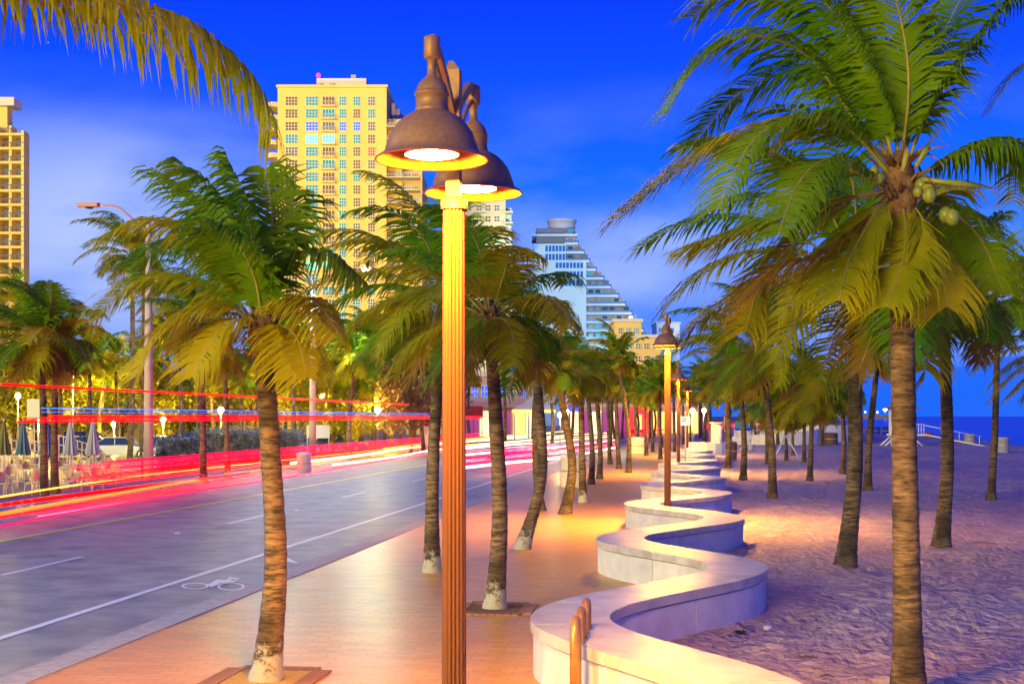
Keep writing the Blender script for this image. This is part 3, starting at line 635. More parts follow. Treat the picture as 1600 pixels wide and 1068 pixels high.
# two tree pits with brick edging
M_brick = mat('pit brick', (.28, .12, .06), .8, (.4, .2, .1), scale=12, bump=.5, bscale=60)
M_soil = mat('pit soil', (.16, .08, .03), .95, (.25, .14, .05), scale=20, bump=.8, bscale=50)
bm_ = MB().box(-.1, .1, -.05, .05, 0, .022).mesh('brick', M_brick)
for (px, py, lab, m_) in ((773, 951, 'brick edged tree pit at the foot of the red lit palm', M_soil), (415, 1060, 'square tree pit at the foot of the nearest promenade palm', mat('pit gravel yellow', (.5, .3, .06), .9, (.6, .38, .1), scale=30, bump=.6, bscale=60))):
    c = G(px, py); t_ = thing('tree_pit', lab, 'tree pit', c, -math.atan(SL), 'tree pits')
    MB().box(-.45, .45, -.45, .45, -.01, .012).build('soil_bed', m_, t_)
    for i in range(9):
        for (x, y, rz) in ((-.5+.0, -.44+i*.11, 0), (.5, -.44+i*.11, 0)): put('brick', bm_, t_, (x, y, .002), rz)
    for i in range(8):
        for y in (-.5-.05, .5+.05): put('brick', bm_, t_, (-.385+i*.11, y, .002), R(90))
# ------------------------------------------------------------------ light trails left by passing traffic: thin glowing lines in the air over the lanes
def em(name, c, s): return mat(name, tuple(min(1, x) for x in c), .5, emit=c, es=s)
E_red = em('trail red', (1, .0, .0), 3.0); E_mag = em('trail magenta', (.9, .0, .07), 1.0); E_or = em('trail orange', (1, .16, .0), 1.3); E_wh = em('trail white', (1, .8, .5), 1.6)
E_yel = em('trail yellow', (1, .62, .04), 1.2); E_bl = em('trail blue', (.02, .18, .9), .9); E_pk = em('trail pink', (1, .18, .35), .8); E_dr = em('trail deep red', (.75, .0, .01), .9)
def trail(pp, z, r, M, label):
    pts = []
    for px, py in pp:
        d = (H-z)*F/(py-650); pts.append(Vector(((px-800)/F*d, d, z)))
    m = MB(); m.tube(bez(pts, 3*len(pts)), r, 6); tag(m.build('light_trail', M), label, 'light trail', 'light trails over the far lanes')
def trail_u(u, v0, v1, z, r, M, label, z1=None):
    m = MB(); m.tube([RD(u, v0, z), RD(u, (v0+v1)/2, (z+(z1 or z))/2), RD(u, v1, z1 or z)], r, 6)
    tag(m.build('light_trail', M), label, 'light trail', 'light trails over the far lanes')
rr0 = random.Random(4)
trail_u(-20, 38.6, 93, 3.77, .035, E_red, 'thin red light trail highest above the far lanes', 3.66)
for i in range(5): trail_u(-20+.05*i, 39.5+rr0.uniform(0, 2), 124, 2.73+.036*i, rr0.uniform(.011, .022), E_red if i % 2 == 0 else E_dr, 'red light trail, one of the bundle at eye level above the far lanes', 2.72+.035*i)
trail_u(-20, 39.5, 124, 2.68, .03, E_dr, 'dark red light trail just below the eye level bundle', 2.66)
trail_u(-20, 41, 100, 3.10, .02, E_bl, 'blue light trail between the two red ones above the far lanes', 3.04)
trail_u(-20, 41, 100, 2.98, .010, E_bl, 'fainter blue light trail under the blue one', 2.95)
rr = random.Random(11)
for i in range(34):
    z = .38+i*.0255; v0 = 50+rr.uniform(-3.0, 2.0)-i*.03; trail_u(-21.6+rr.uniform(-.3, .3), v0, 132+rr.uniform(-14, 8), z, rr.uniform(.006, .0165), (E_mag if i > 16 else E_red) if i % 4 else E_dr,
        'thin red or magenta light trail, one of the dense low band over the far lanes', z+rr.uniform(-.03, .03))
for i in range(5): trail_u(-21.3+i*.16, 40.5+i*.3, 54+i*2, .13+.03*i, .05, E_red, 'low bright red light trail at the left in front of the restaurant terrace')
trail([(-20, 806), (120, 781), (330, 746), (470, 725), (620, 706), (700, 694)], .22, .05, E_or, 'orange light trail rising from the left edge under the red band')
trail([(-20, 812), (120, 787), (330, 752), (470, 731), (620, 711), (700, 698)], .22, .022, E_red, 'thin red light trail just under the orange one')
trail([(-20, 779), (120, 757), (260, 738), (470, 716), (700, 690)], .34, .03, E_yel, 'yellow light trail along the foot of the restaurant terrace')
trail([(-20, 826), (140, 795), (330, 763), (480, 740), (690, 703)], .10, .028, E_mag, 'magenta light trail lowest and nearest of those at the left')
trail([(60, 806), (200, 784), (400, 752), (560, 728), (700, 702)], .10, .02, E_pk, 'pink light trail between the orange and magenta ones')
trail([(455, 723), (560, 711), (700, 692), (860, 677)], .5, .07, E_wh, 'thick white light trail of headlamps left of the foreground lamp post')
trail([(520, 726), (620, 713), (700, 700), (880, 682)], .5, .05, E_wh, 'second white light trail below the thick one')
trail([(600, 702), (700, 689), (900, 672)], .6, .09, E_yel, 'yellow light trail where the lanes meet behind the lamp post')
for i in range(9):
    y = 684+i*4.2; trail([(716, y+7+i*.8), (800, y+1+i*.4), (880, y-4), (960, y-9+-i*1.2)], .35, .055+.01*(i % 3), (E_wh, E_yel, E_wh, E_pk, E_wh, E_mag, E_pk, E_mag, E_wh)[i], 'broad pale or pink light trail in the glare at the crossing')
for i in range(4): trail([(985, 672+i*1.2), (1080, 665+i), (1200, 661+i*.6)], .7, .14, E_red, 'distant red light trail beyond the crossing')
for i in range(5): trail_u(-10.4-.35*i, 66+i*3, 98, .75, .03, em('brake red', (1, 0, .02), 7), 'short red brake light trail in the near lane behind the curved palms')

for i, (px, py) in enumerate(((277, 833), (606, 771), (463, 797))):
    t_ = thing('road_marker', ['raised white road marker between the first two lane dashes', 'raised white road marker farther up the lane line', 'raised white road marker in the middle of the lane line'][i], 'road marker', G(px, py, ZR), 0, 'raised road markers'); MB().add([(-.07, -.07, 0), (.07, -.07, 0), (.07, .07, 0), (-.07, .07, 0), (-.04, -.03, .025), (.04, -.03, .025), (.04, .03, .025), (-.04, .03, .025)], [(0, 1, 5, 4), (1, 2, 6, 5), (2, 3, 7, 6), (3, 0, 4, 7), (4, 5, 6, 7)]).build('reflector_block', M_white, t_)
# ------------------------------------------------------------------ bike rack in the foreground
root = thing('bike_rack', 'wavy copper coloured tube bike rack seen end on in the foreground', 'bike rack', (0, 0, 0))
pts = []; x0, y0 = .800, 14.25
for i in range(61):
    s = i/60*3; k = int(min(s, 2.999)); f = s-k
    hgt = .90*min(1, (math.sin(math.pi*f)*1.6))**.45 if 0 < f < 1 else 0.04
    y = y0-s*.62; pts.append(Vector((x0-(y0-y)*.137, y, max(.05, hgt))))
pts = [Vector((pts[0].x, pts[0].y, -.02))]+pts+[Vector((pts[-1].x, pts[-1].y, -.02))]
M_cop = mat('copper tube', (.55, .30, .12), .32, (.42, .2, .08), scale=8, metal=.55)
for k in range(3):
    ya = y0-k*.62; yb = ya-.30; q = []
    for i in range(13):
        a = math.pi*i/12; y = (ya+yb)/2+.15*math.cos(a); z = .76+.15*math.sin(a); q.append(Vector((x0-(y0-y)*.137, y, z)))
    q = [Vector((q[0].x, q[0].y, .02))]+q+[Vector((q[-1].x, q[-1].y, .02))]
    MB().tube(q, .043, 14).build('hoop', M_cop, root)
MB().box(x0-.30, x0+.06, y0-1.72, y0+.08, .0, .016).build('base_plate', M_cop, root)

# ------------------------------------------------------------------ street lighting pole and other poles
M_conc = mat('pole concrete', (.62, .52, .48), .7, (.5, .42, .38), scale=5); M_grey = mat('grey metal', (.4, .4, .42), .4, metal=.3); M_redp = mat('arm paint', (.62, .30, .26), .5)
E_led = mat('street light lens', (1, 1, 1), .3, emit=(.85, 1.0, .88), es=3000)  # added whitish glow to brighten the road; the visible pole's heads stay unlit
def cobra(v, label, k=1.0, lit=True):
    b = RD(-25.2, v, 0); root = thing('road_light', label, 'street light', b, 0, 'tall road light poles')
    MB().tube([(0, 0, 0), (0, 0, 6), (0, 0, 11.9)], [.24, .19, .12], 8).build('pole', M_conc, root)
    MB().tube([(0, 0, 11.3), (-1.3, -.1, 12.4), (-1.7, -.1, 12.5), (-2.2, -.1, 12.52)], .05, 6).build('arm', M_redp, root)
    MB().tube([(0, 0, 11.3), (1.3, -.1, 12.2), (3.0, -.1, 12.5)], .05, 6).build('arm', M_redp, root)
    for s, x in ((-1, -2.7), (1, 3.5)):
        m = MB(); m.prism([(x-.5, -.2), (x+.4, -.22), (x+.5, 0), (x+.4, .12), (x-.5, .1), (x-.6, 0)], 12.44, 12.62); m.build('lamp_head', M_redp, root)
        MB().lathe([(.2, 12.43), (.16, 12.37), (.001, 12.35)], 16, (x, -.05, 0)).build('light_lens', E_led if lit else M_glassd, root)
cobra(61.7, 'tall concrete road light pole with twin arms at the far kerb', 1, False); cobra(12, 'unseen road light pole added at the far kerb beyond the left edge'); cobra(-36, 'unseen road light pole added at the far kerb behind the viewpoint')
cobra(88, 'second concrete road light pole, rising behind the palm crowns left of the foreground lamp')  # lit lenses added here for more light on the road

# ------------------------------------------------------------------ buildings
def prisml(x0, x1, z0, z1, d, dep, M, root, name='wall', org=None):
    return MB().box(x0, x1, 0, dep, z0, z1).build(name, M, root)
def fx(px, d): return (px-800)/F*d
def fz(py, d): return H-(py-650)/F*d
def bitten(name, label, d, cat='building', group=None): return thing(name, label, cat, (0, d, 0), 0, group)
_wm = {}
def window(root, d, px0, px1, py0, py1, glass, nx=3, ny=3, fm=None, proud=.02):
    wd = (px1-px0)/F*d; hh = (py1-py0)/F*d; key = (round(wd, 1), round(hh, 1), nx, ny, glass.name)
    if key not in _wm:
        g_ = MB().box(0, wd, -.05, .12, 0, hh).mesh('window', glass)
        m = MB(); t = .11
        for i in range(nx+1): x = i*wd/nx; m.box(x-t/2, x+t/2, -.14, -.052, -t/2, hh+t/2)
        for j in range(ny+1): z = j*hh/ny; m.box(-t/2, wd+t/2, -.13, -.054, z-t/2, z+t/2)
        _wm[key] = (g_, m.mesh('frame', fm or M_frame))
    a, b = _wm[key]; o = put('window', a, root, (fx(px0, d), 0, fz(py1, d))); put('frame', b, o)
# -- yellow tower
d = 330
T = bitten('apartment_tower', 'tall cream yellow apartment tower with teal windows rising left of the foreground lamp', d, 'apartment tower')
MB().box(fx(434, d), fx(604, d), 0, 26, -.3, fz(137, d)).build('wall', M_cream, T)
MB().box(fx(432, d), fx(606, d), -.4, 26.4, fz(137, d)+.01, fz(133, d)).build('parapet', M_cream, T)
MB().box(fx(463, d), fx(530, d), 4, 18, fz(133, d)+.01, fz(128, d)).build('roof_block', M_creamw, T)
MB().box(fx(489, d), fx(568, d), 6, 20, fz(133, d)+.02, fz(113, d)).build('roof_block', M_creamw, T)
m = MB().box(fx(542, d), fx(550, d), 8, 9, fz(113, d), fz(104, d)); m.tube([(fx(490, d), 8, fz(113, d)), (fx(490, d), 8, fz(106, d))], .1, 6); m.build('antenna', M_grey, T)
MB().lathe([(.0, .55), (.4, .4), (.55, 0), (.4, -.4), (.0, -.55)], 12, (fx(490, d), 8, fz(105, d))).build('beacon', em('beacon red', (1, .02, .1), 3), T)
for px in (498, 517): MB().tube([(fx(px, d), 3, fz(132, d)), (fx(px, d), 3, fz(127, d))], [.3, .9], 10).build('satellite_dish', M_grey, T)
rr = random.Random(5); NF = 21
sp = MB().box(0, fx(524, d)-fx(502, d), -1.1, -.06, 0, .3).mesh('balcony', M_slab)
rl = MB()
wdr = fx(524, d)-fx(502, d)
for i in range(9): rl.box(i*wdr/8-.05, i*wdr/8+.05, -1.08, -.98, .31, 1.2)
rl.box(0, wdr, -1.1, -.96, 1.2, 1.32); rl = rl.mesh('railing', M_rail)
for f in range(NF):
    y0 = 151+f*19.75; y1 = y0+14
    for ci, (a, b, nx, ny) in enumerate(((446, 465, 4, 3), (478, 497, 4, 3), (504, 523, 4, 2), (530, 541, 3, 3), (552, 563, 3, 3), (575, 586, 3, 3))):
        g_ = M_wpanes[(0 if ci in (1, 3) else rr.choice((0, 1, 1, 2)))]
        if f == 2 and ci in (1, 3, 4): g_ = M_wpanes[3]
        if f == 3 and ci in (1, 2): g_ = M_wpanes[4]
        if f == 4 and ci == 5: g_ = M_wpanes[5]
        if f == 13 and ci in (0, 1, 2): g_ = M_wpanes[4]
        window(T, d, a, b, y0, y1, g_, nx, ny)
    o = put('balcony', sp, T, (fx(502, d), 0, fz(y1+2.2, d))); put('railing', rl, o)
    # curved balconies that stick out of the left side
    m = MB(); pr = [(0, 0), (-1.4, -.6), (-2.6, .6), (-2.9, 3), (-2.6, 6), (0, 8)]
    m.prism([(fx(434, d)-.01+x, y) for x, y in pr], fz(y1+2, d), fz(y1+2, d)+1.15); m.build('side_balcony', M_slab, T)
# stepped right wing
def steps(T, d, M):
    for i, (px, py) in enumerate(((628, 181), (640, 245), (657, 268))):
        pass
MB().box(fx(604, d)+.01, fx(627, d), 3, 24, -.3, fz(182, d)).build('wall', M_cream, T); MB().box(fx(627, d)+.01, fx(658, d), 4, 24, -.3, fz(262, d)).build('wall', M_cream, T)
for i, px in enumerate((606, 613, 620, 627)): MB().box(fx(px, d), fx(px+7, d)-.05, 10, 20, fz(182+i*2, d), fz(146+i*10, d)).build('roof_block', mat('roof steps violet grey', (.5, .44, .44), .8), T)
for f in range(20):
    y0 = 188+f*19.75; x1 = 626 if f < 4 else 656
    for k in range(2 if f < 4 else 4):
        a = 606+k*12
        o_d = d
        wd = 9.5
        window(T, d, a, a+wd, y0-1, y0+9, M_wpanes[rr.choice((0, 1, 2))], 3, 2)
    m = MB().box(fx(603, d), fx(x1, d), -1.6, 2.99, fz(y0+12, d), fz(y0+10.6, d)); bo = m.build('balcony', M_slab, T)
    m = MB().box(fx(603, d), fx(x1, d), -1.55, -1.45, fz(y0+10.4, d)+.5, fz(y0+10.4, d)+.62)
    for q in range(12): xx = fx(603, d)+(fx(x1, d)-fx(603, d))*q/11; m.box(xx-.04, xx+.04, -1.55, -1.45, fz(y0+10.6, d), fz(y0+10.4, d)+.5)
    m.build('railing', M_rail, bo)
# fix windows of the wing: they sit on its front face
for o in T.children:
    if o.name.startswith('window') and o.location.x > fx(604, d): o.location.y = 3.0 if o.location.x < fx(627, d) else 4.0

# -- beige tower half behind the lamp
d = 352; T = bitten('apartment_block', 'beige apartment block half hidden behind the foreground lamp heads', d)
MB().box(fx(700, d), fx(790, d), 0, 20, -.3, fz(306, d)).build('wall', mat('beige facade', (.56, .47, .36), .8, (.5, .42, .32), scale=.1), T)
MB().box(fx(790, d)+.01, fx(799, d), 3, 18, -.3, fz(322, d)).build('wall', M_creamw, T)
for f in range(12):
    y0 = 320+f*17
    for a in (712, 728, 744, 758, 772): window(T, d, a, a+9, y0, y0+10, M_wpanes[rr.choice((1, 2, 0))], 2, 2)
    m = MB().box(fx(786, d), fx(801, d), -1.4, 2.9, fz(y0+13, d), fz(y0+11, d)); m.build('balcony', M_slab, T)
# -- stepped white building
d = 400; T = bitten('terraced_building', 'white stepped building whose curved balconies descend to the right', d)
M_wf = mat('white facade', (.66, .78, .80), .75, (.60, .72, .76), scale=.05); M_ws = mat('white balcony slab', (.68, .72, .82), .6); M_gr = mat('balcony glass', (.10, .22, .42), .15, spec=.8)
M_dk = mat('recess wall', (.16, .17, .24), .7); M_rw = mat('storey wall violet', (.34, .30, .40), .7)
MB().lathe([(4.1, 0), (4.1, 2.2), (4.5, 2.21), (4.5, 2.9), (.01, 3.0)], 28, (fx(879, d), 7, fz(354, d)+.0)).build('rotunda', mat('rotunda wall', (.46, .46, .58), .8), T)
rights = [898, 905, 913, 921, 930, 941, 951, 962, 973, 983, 993, 1001, 1010, 1016, 1020, 1026, 1027, 1028, 1029, 1030, 1030, 1030]
for f, xr in enumerate(rights):
    xr += min(7, f)
    yt = 355+f*13.6; top = fz(yt, d); bot = fz(yt+13.6, d); xl = 838 if f > 2 else 842+0*f
    xw = 884 if f < 4 else min(884+(f-4)*7, 916)
    if f >= 11: xw = 916
    # recessed dark glazed wall of each storey
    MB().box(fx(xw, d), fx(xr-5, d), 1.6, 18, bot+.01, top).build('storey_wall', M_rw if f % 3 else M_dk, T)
    pr = [(fx(xw, d)-(.3 if f < 4 else 0), 0), (fx(xr-3, d), -.2), (fx(xr-.5, d), .9), (fx(xr, d), 2.8), (fx(xr-.5, d), 5), (fx(xr-3, d), 8), (fx(xw, d), 8)]
    b_ = MB().prism(pr, bot-.02, bot+.62).build('balcony', M_ws, T)
    pr2 = [(x-.15, y+.15) for x, y in pr]; MB().prism(pr2, bot+.625, bot+1.25).build('railing', M_gr, b_)
    nwin = max(1, int((xr-xw-8)/11))
    for k in range(nwin):
        a = xw+4+k*11; x0_, x1_ = fx(a, d), fx(a+7.5, d)
        MB().box(x0_, x1_, 1.5, 1.59, bot+1.0, top-.35).build('window', M_wpanes[rr.choice((2, 2, 1, 0))] if rr.random() < .7 else M_glassd, T)
# plain left slab with strip windows
MB().box(fx(834, d), fx(884, d)-.02, -.6, 17, -.3, fz(381, d)).build('wall', M_wf, T); MB().box(fx(884, d), fx(916, d)-.02, -.6, 1.5, -.3, fz(408, d)).build('wall', M_wf, T)
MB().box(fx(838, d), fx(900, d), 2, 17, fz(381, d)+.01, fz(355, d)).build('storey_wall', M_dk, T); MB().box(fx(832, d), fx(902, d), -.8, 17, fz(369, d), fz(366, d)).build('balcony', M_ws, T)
M_bw = mat('blue strip window', (.02, .10, .30), .12, spec=.8, emit=(.01, .07, .30), es=.35)
for (a, b, y0, y1) in ((852, 884, 384, 393), (852, 884, 397, 406.5), (868, 912, 410.5, 419), (868, 912, 424, 433), (876, 912, 437.5, 447)):
    n = int((b-a)/5.2)
    for k in range(n):
        x0_ = fx(a+(b-a)*k/n, d); x1_ = fx(a+(b-a)*(k+1)/n, d)-.22
        MB().box(x0_, x1_, -.68, -.55, fz(y1, d), fz(y0, d)).build('window_pane', M_bw, T)
# -- left tower
d = 290; T = bitten('balcony_tower', 'cream tower at the left edge with a grid of balconies and columns', d)
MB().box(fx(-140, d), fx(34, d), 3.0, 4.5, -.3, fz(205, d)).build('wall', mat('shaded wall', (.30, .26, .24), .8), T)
for k, px in enumerate((-60, -28, -6, 16, 35)): MB().box(fx(px-2.2, d), fx(px+2.2, d), 0, 3, -.3, fz(196 if k != 4 else 204, d)).build('column', M_cream, T)
for f in range(21):
    yy = 212+f*22; o = MB().box(fx(-140, d), fx(38, d), -.3, 3.1, fz(yy, d), fz(yy-4, d)).build('balcony', M_cream, T)
    m = MB()
    for k in range(14): xx = fx(-60+k*7, d); m.box(xx-.05, xx+.05, -.2, -.1, fz(yy-4, d), fz(yy-11, d))
    m.box(fx(-62, d), fx(36, d), -.22, -.08, fz(yy-11, d), fz(yy-12, d)); m.build('railing', M_dk, o)
    for k, a in enumerate((-52, -24, -2, 19)): MB().box(fx(a, d), fx(a+12, d), 2.85, 2.99, fz(yy+14, d), fz(yy+2, d)).build('window', M_wpanes[rr.choice((2, 1, 2))], T)
MB().box(fx(-140, d), fx(6, d), 2, 5, fz(205, d), fz(163, d)).build('penthouse', M_cream, T); MB().box(fx(-140, d), fx(19, d), 1, 6, fz(163, d)+.01, fz(150, d)).build('roof_slab', M_creamw, T)
# -- low blocks near the crossing
def low(name, label, px0, px1, pytop, d, dep, M, wins=None, cat='building'):
    T = bitten(name, label, d, cat); MB().box(fx(px0, d), fx(px1, d), 0, dep, -.3, fz(pytop, d)).build('wall', M, T)
    MB().box(fx(px0, d)-.3, fx(px1, d)+.3, -.3, dep+.2, fz(pytop, d)+.01, fz(pytop, d)+.6).build('roof', M_creamw, T)
    if wins:
        ys, x0, x1, st, ww, hh, Ms = wins
        for y in ys:
            x = x0
            while x < x1: window(T, d, x, x+ww, y, y+hh, rr.choice(Ms), 2, 2); x += st
    return T
WY = [M_wpanes[1], M_wpanes[0], M_wpanes[2]]
low('corner_building', 'pale yellow lit low block in front of the stepped white building', 960, 1002, 503, 250, 12, M_cream, ((512, 532, 552, 572, 592), 966, 996, 12, 7, 9, WY))
low('corner_building', 'yellow lit lower block left of the mid distance lamp', 975, 1032, 528, 235, 12, M_cream, ((536, 556, 576, 596, 616), 980, 1024, 13, 8, 9, WY))
low('corner_building', 'bluish far block behind the mid distance lamp head', 1026, 1062, 506, 420, 14, M_ws, ((512, 524, 536), 1029, 1056, 9, 6, 7, [M_bw]))
low('corner_building', 'cream block with small windows left of the foreground lamp, behind dark palms', 635, 690, 500, 210, 12, M_cream, ((508, 530, 552, 574, 596), 640, 684, 14, 9, 11, WY))
M_pink = mat('pink facade', (.70, .42, .38), .8, (.6, .36, .34), scale=.2)
T = low('pink_hotel', 'pink hotel with a first floor balcony behind the promenade palms', 716, 838, 588, 178, 14, M_pink, ((602,), 722, 832, 15, 10, 18, [M_wpanes[3], M_wpanes[2], M_bw]))
d = 178; MB().box(fx(714, d), fx(840, d), -2.2, -.01, fz(636, d), fz(632, d)).build('balcony', M_pink, T)
m = MB()
for k in range(40): xx = fx(715+k*3.1, d); m.box(xx-.03, xx+.03, -2.1, -2.0, fz(632, d), fz(623, d))
m.box(fx(714, d), fx(840, d), -2.12, -1.98, fz(623, d), fz(622, d)); m.build('railing', M_rail, T)
E_shop = em('shop window glow', (1, .7, .35), .9); E_shopm = em('shop window magenta', (.5, .08, .35), .25); E_shopr = em('shop window red', (1, .03, .03), .9); E_cy = em('shop cyan glow', (.05, .75, .85), .9); E_shy = em('shop window yellow', (1, .75, .12), 1.0)
for k, (a, b, M) in enumerate(((722, 746, E_shopm), (750, 764, E_shop), (782, 797, E_shopm), (802, 820, E_shy), (822, 836, E_shop))):
    MB().box(fx(a, d), fx(b, d), -.2, -.02, 0.2, fz(642, d)).build('shop_window', M, T)
M_awn = mat('red awning', (.6, .03, .03), .7)
m = MB(); d2 = 175
aw = thing('awning', 'red awning over the pink hotel entrance beside the lamp post', 'awning', (0, 172, 0))
MB().prism([(fx(726, 172), 0), (fx(754, 172), 0), (fx(754, 172), 3), (fx(726, 172), 3)], fz(652, 172), fz(634, 172)).build('canopy', M_awn, aw)
for px in (727, 740, 753): MB().tube([(fx(px, 172), .1, 0), (fx(px, 172), .1, fz(652, 172))], .06, 6).build('leg', M_grey, aw)
# gabled white canopy
tn = thing('entrance_canopy', 'white gabled canopy with yellow lights at the crossing', 'canopy', (0, 150, 0)); d = 150
m = MB(); m.add([(fx(836, d), 0, fz(617, d)), (fx(868, d), 0, fz(640, d)), (fx(800, d), 0, fz(640, d)), (fx(836, d), 8, fz(617, d)), (fx(868, d), 8, fz(640, d)), (fx(800, d), 8, fz(640, d))], [(0, 2, 1), (0, 1, 4, 3), (0, 3, 5, 2), (3, 4, 5), (1, 2, 5, 4)]); m.build('roof', M_ws, tn)
MB().box(fx(800, d), fx(868, d), -.1, 8, fz(644, d), fz(640, d)-.02).build('fascia', E_shy, tn)
for px in (804, 826, 848, 866): MB().tube([(fx(px, d), .5, 0), (fx(px, d), .5, fz(644, d))], .12, 8).build('column', M_ws, tn)
# shops right of it
T = low('shop_row', 'row of brightly lit shops with purple doors beyond the crossing', 880, 1100, 636, 215, 10, mat('shop wall', (.5, .36, .4), .8)); d = 215
for k, (a, b, M) in enumerate(((884, 894, E_shop), (897, 908, E_shop), (912, 922, E_shopm), (925, 934, E_shop), (938, 948, E_shopm), (951, 960, E_shop), (964, 976, E_shopm), (980, 990, E_shopr), (994, 1002, E_shy), (1005, 1012, E_shopr), (1018, 1026, E_shy), (1034, 1044, E_shy), (1050, 1062, E_shop), (1070, 1090, E_shy))):
    MB().box(fx(a, d), fx(b, d), -.25, -.02, .2, fz(641, d)-.2).build('shop_window', M, T)
aw = thing('awning', 'wide red awning lit from within, right of the slim palms', 'awning', (0, 205, 0)); d = 205
MB().prism([(fx(978, d), 0), (fx(1010, d), 0), (fx(1006, d), 4), (fx(982, d), 4)], fz(647, d), fz(635, d)).build('canopy', em('awning lit red', (1, .03, .05), .8), aw)
for px in (980, 1008): MB().tube([(fx(px, d), .2, 0), (fx(px, d), .2, fz(647, d))], .08, 6).build('leg', M_grey, aw)
# red neon sign and yellow banner sign
sg = thing('neon_sign', 'red neon sign of thin strokes on a post above the shops', 'sign', (0, 160, 0)); d = 160
m = MB()
for (x0, y0, x1, y1) in ((886, 606, 886, 626), (886, 616, 894, 616), (894, 606, 894, 626), (897, 612, 897, 624), (897, 612, 904, 612), (904, 612, 904, 618), (897, 618, 904, 618), (884, 630, 906, 630)):
    m.tube([(fx(x0, d), 0, fz(y0, d)), (fx(x1, d), 0, fz(y1, d))], .09, 6)
m.build('neon_tube', em('neon red', (1, .12, .04), 1.2), sg); MB().tube([(fx(890, d), .2, 0), (fx(890, d), .2, fz(606, d))], .12, 6).build('post', M_grey, sg)
MB().box(fx(888, d), fx(904, d), .12, .3, fz(642, d), fz(632, d)).build('panel', em('sign blue', (.05, .12, .9), .8), sg)
# traffic signal, green lens lit
sg = thing('traffic_signal', 'traffic signal glowing cyan green over the crossing', 'traffic light', (0, 112, 0)); d = 112
MB().tube([(fx(940, d), 0, 0), (fx(940, d), 0, 6.2), (fx(953, d), 0, 6.4)], .09, 8).build('pole', M_grey, sg)
MB().box(fx(950, d), fx(956, d), -.15, .15, fz(612, d), fz(598, d)).build('housing', M_dk, sg)
MB().lathe([(.0005, -.05), (.14, -.03), (.15, .0), (.14, .03)], 16, (0, 0, 0)).build('signal_lens', em('signal cyan', (.03, .85, .9), 2500), sg).location = (fx(953, d), -.2, fz(606, d))
for o in sg.children:
    if o.name.startswith('signal_lens'): o.rotation_euler = (R(90), 0, 0)
# parking sign with P and arrow
ps = thing('parking_sign', 'small white parking sign with a blue P and arrow on a thin post', 'sign', (fx(1071, 70), 70, 0)); k70 = 70/F
MB().tube([(0, 0, 0), (0, 0, 3.0)], .035, 8).build('post', M_grey, ps); z0 = fz(664, 70); MB().box(-.24, .24, -.06, -.03, z0, z0+.46).build('panel', mat('sign white', (.8, .85, .85), .5, emit=(.8, .9, .9), es=.25), ps)
m = MB(); a = -.17; zz = z0+.09; m.box(a, a+.055, -.075, -.062, zz, zz+.30)
for (x0, x1, q0, q1) in ((a+.055, a+.17, .245, .30), (a+.055, a+.17, .12, .175), (a+.13, a+.185, .13, .29)): m.box(x0, x1, -.074, -.063, zz+q0, zz+q1)
m.build('letter', mat('sign blue paint', (.0, .25, .5), .5), ps)
m = MB(); m.box(.05, .15, -.075, -.062, zz+.125, zz+.165); m.add([(.13, -.075, zz+.09), (.2, -.075, zz+.145), (.13, -.075, zz+.20)], [(0, 1, 2)]); m.build('arrow', MATS['sign blue paint'], ps)

# -- long low yellow building and garden behind the car park
d = 140
T = low('garden_building', 'long low yellow lit building behind the car park and palms', -120, 560, 590, d, 12, M_cream, ((597, 621), -100, 545, 24, 15, 12, WY))
E_globe = em('globe lamp glow', (1, .66, .08), 1800)
def globe(px, py, d, lab):
    t_ = thing('globe_lamp', lab, 'garden lamp', (fx(px, d), d, 0), 0, 'globe lamps in the garden'); z = fz(py, d)
    MB().tube([(0, 0, 0), (0, 0, z-.2)], .05, 6).build('post', M_grey, t_); MB().lathe([(.001, -.2), (.14, -.14), (.2, 0), (.14, .14), (.001, .2)], 12, (0, 0, z)).build('globe', E_globe, t_)
for (px, py, lab) in ((28, 618, 'globe lamp shining through the trees near the left edge'), (114, 588, 'highest globe lamp above the closed parasols'), (60, 640, 'globe lamp low behind the terrace railing'), (178, 662, 'globe lamp low behind the dark parked car'),
                      (255, 655, 'globe lamp behind the hedge, right of the concrete pole'), (345, 640, 'globe lamp behind the hedge near the promenade palm'), (430, 620, 'globe lamp behind the nearest promenade palm'), (505, 619, 'globe lamp above the notice board'), (590, 640, 'globe lamp left of the foreground lamp post')):
    globe(px, py, 74 if px == 60 else 108, lab)
E_gl2 = em('promenade globe glow', (1, .6, .15), 600)
for (px, py, d, lab) in ((1082, 642, 118, 'bright globe lamp beyond the parking sign'), (1100, 641, 140, 'globe lamp just right of the bright one beyond the parking sign'), (885, 643, 120, 'very bright yellow globe lamp behind the bulging promenade palm'), (875, 648, 118, 'small globe lamp beside the very bright one')):
    t_ = thing('globe_lamp', lab, 'garden lamp', (fx(px, d), d, 0), 0, 'globe lamps at the crossing'); z = fz(py, d)
    MB().tube([(0, 0, 0), (0, 0, z-.2)], .05, 6).build('post', M_grey, t_); MB().lathe([(.001, -.2), (.14, -.14), (.2, 0), (.14, .14), (.001, .2)], 12, (0, 0, z)).build('globe', E_gl2, t_)
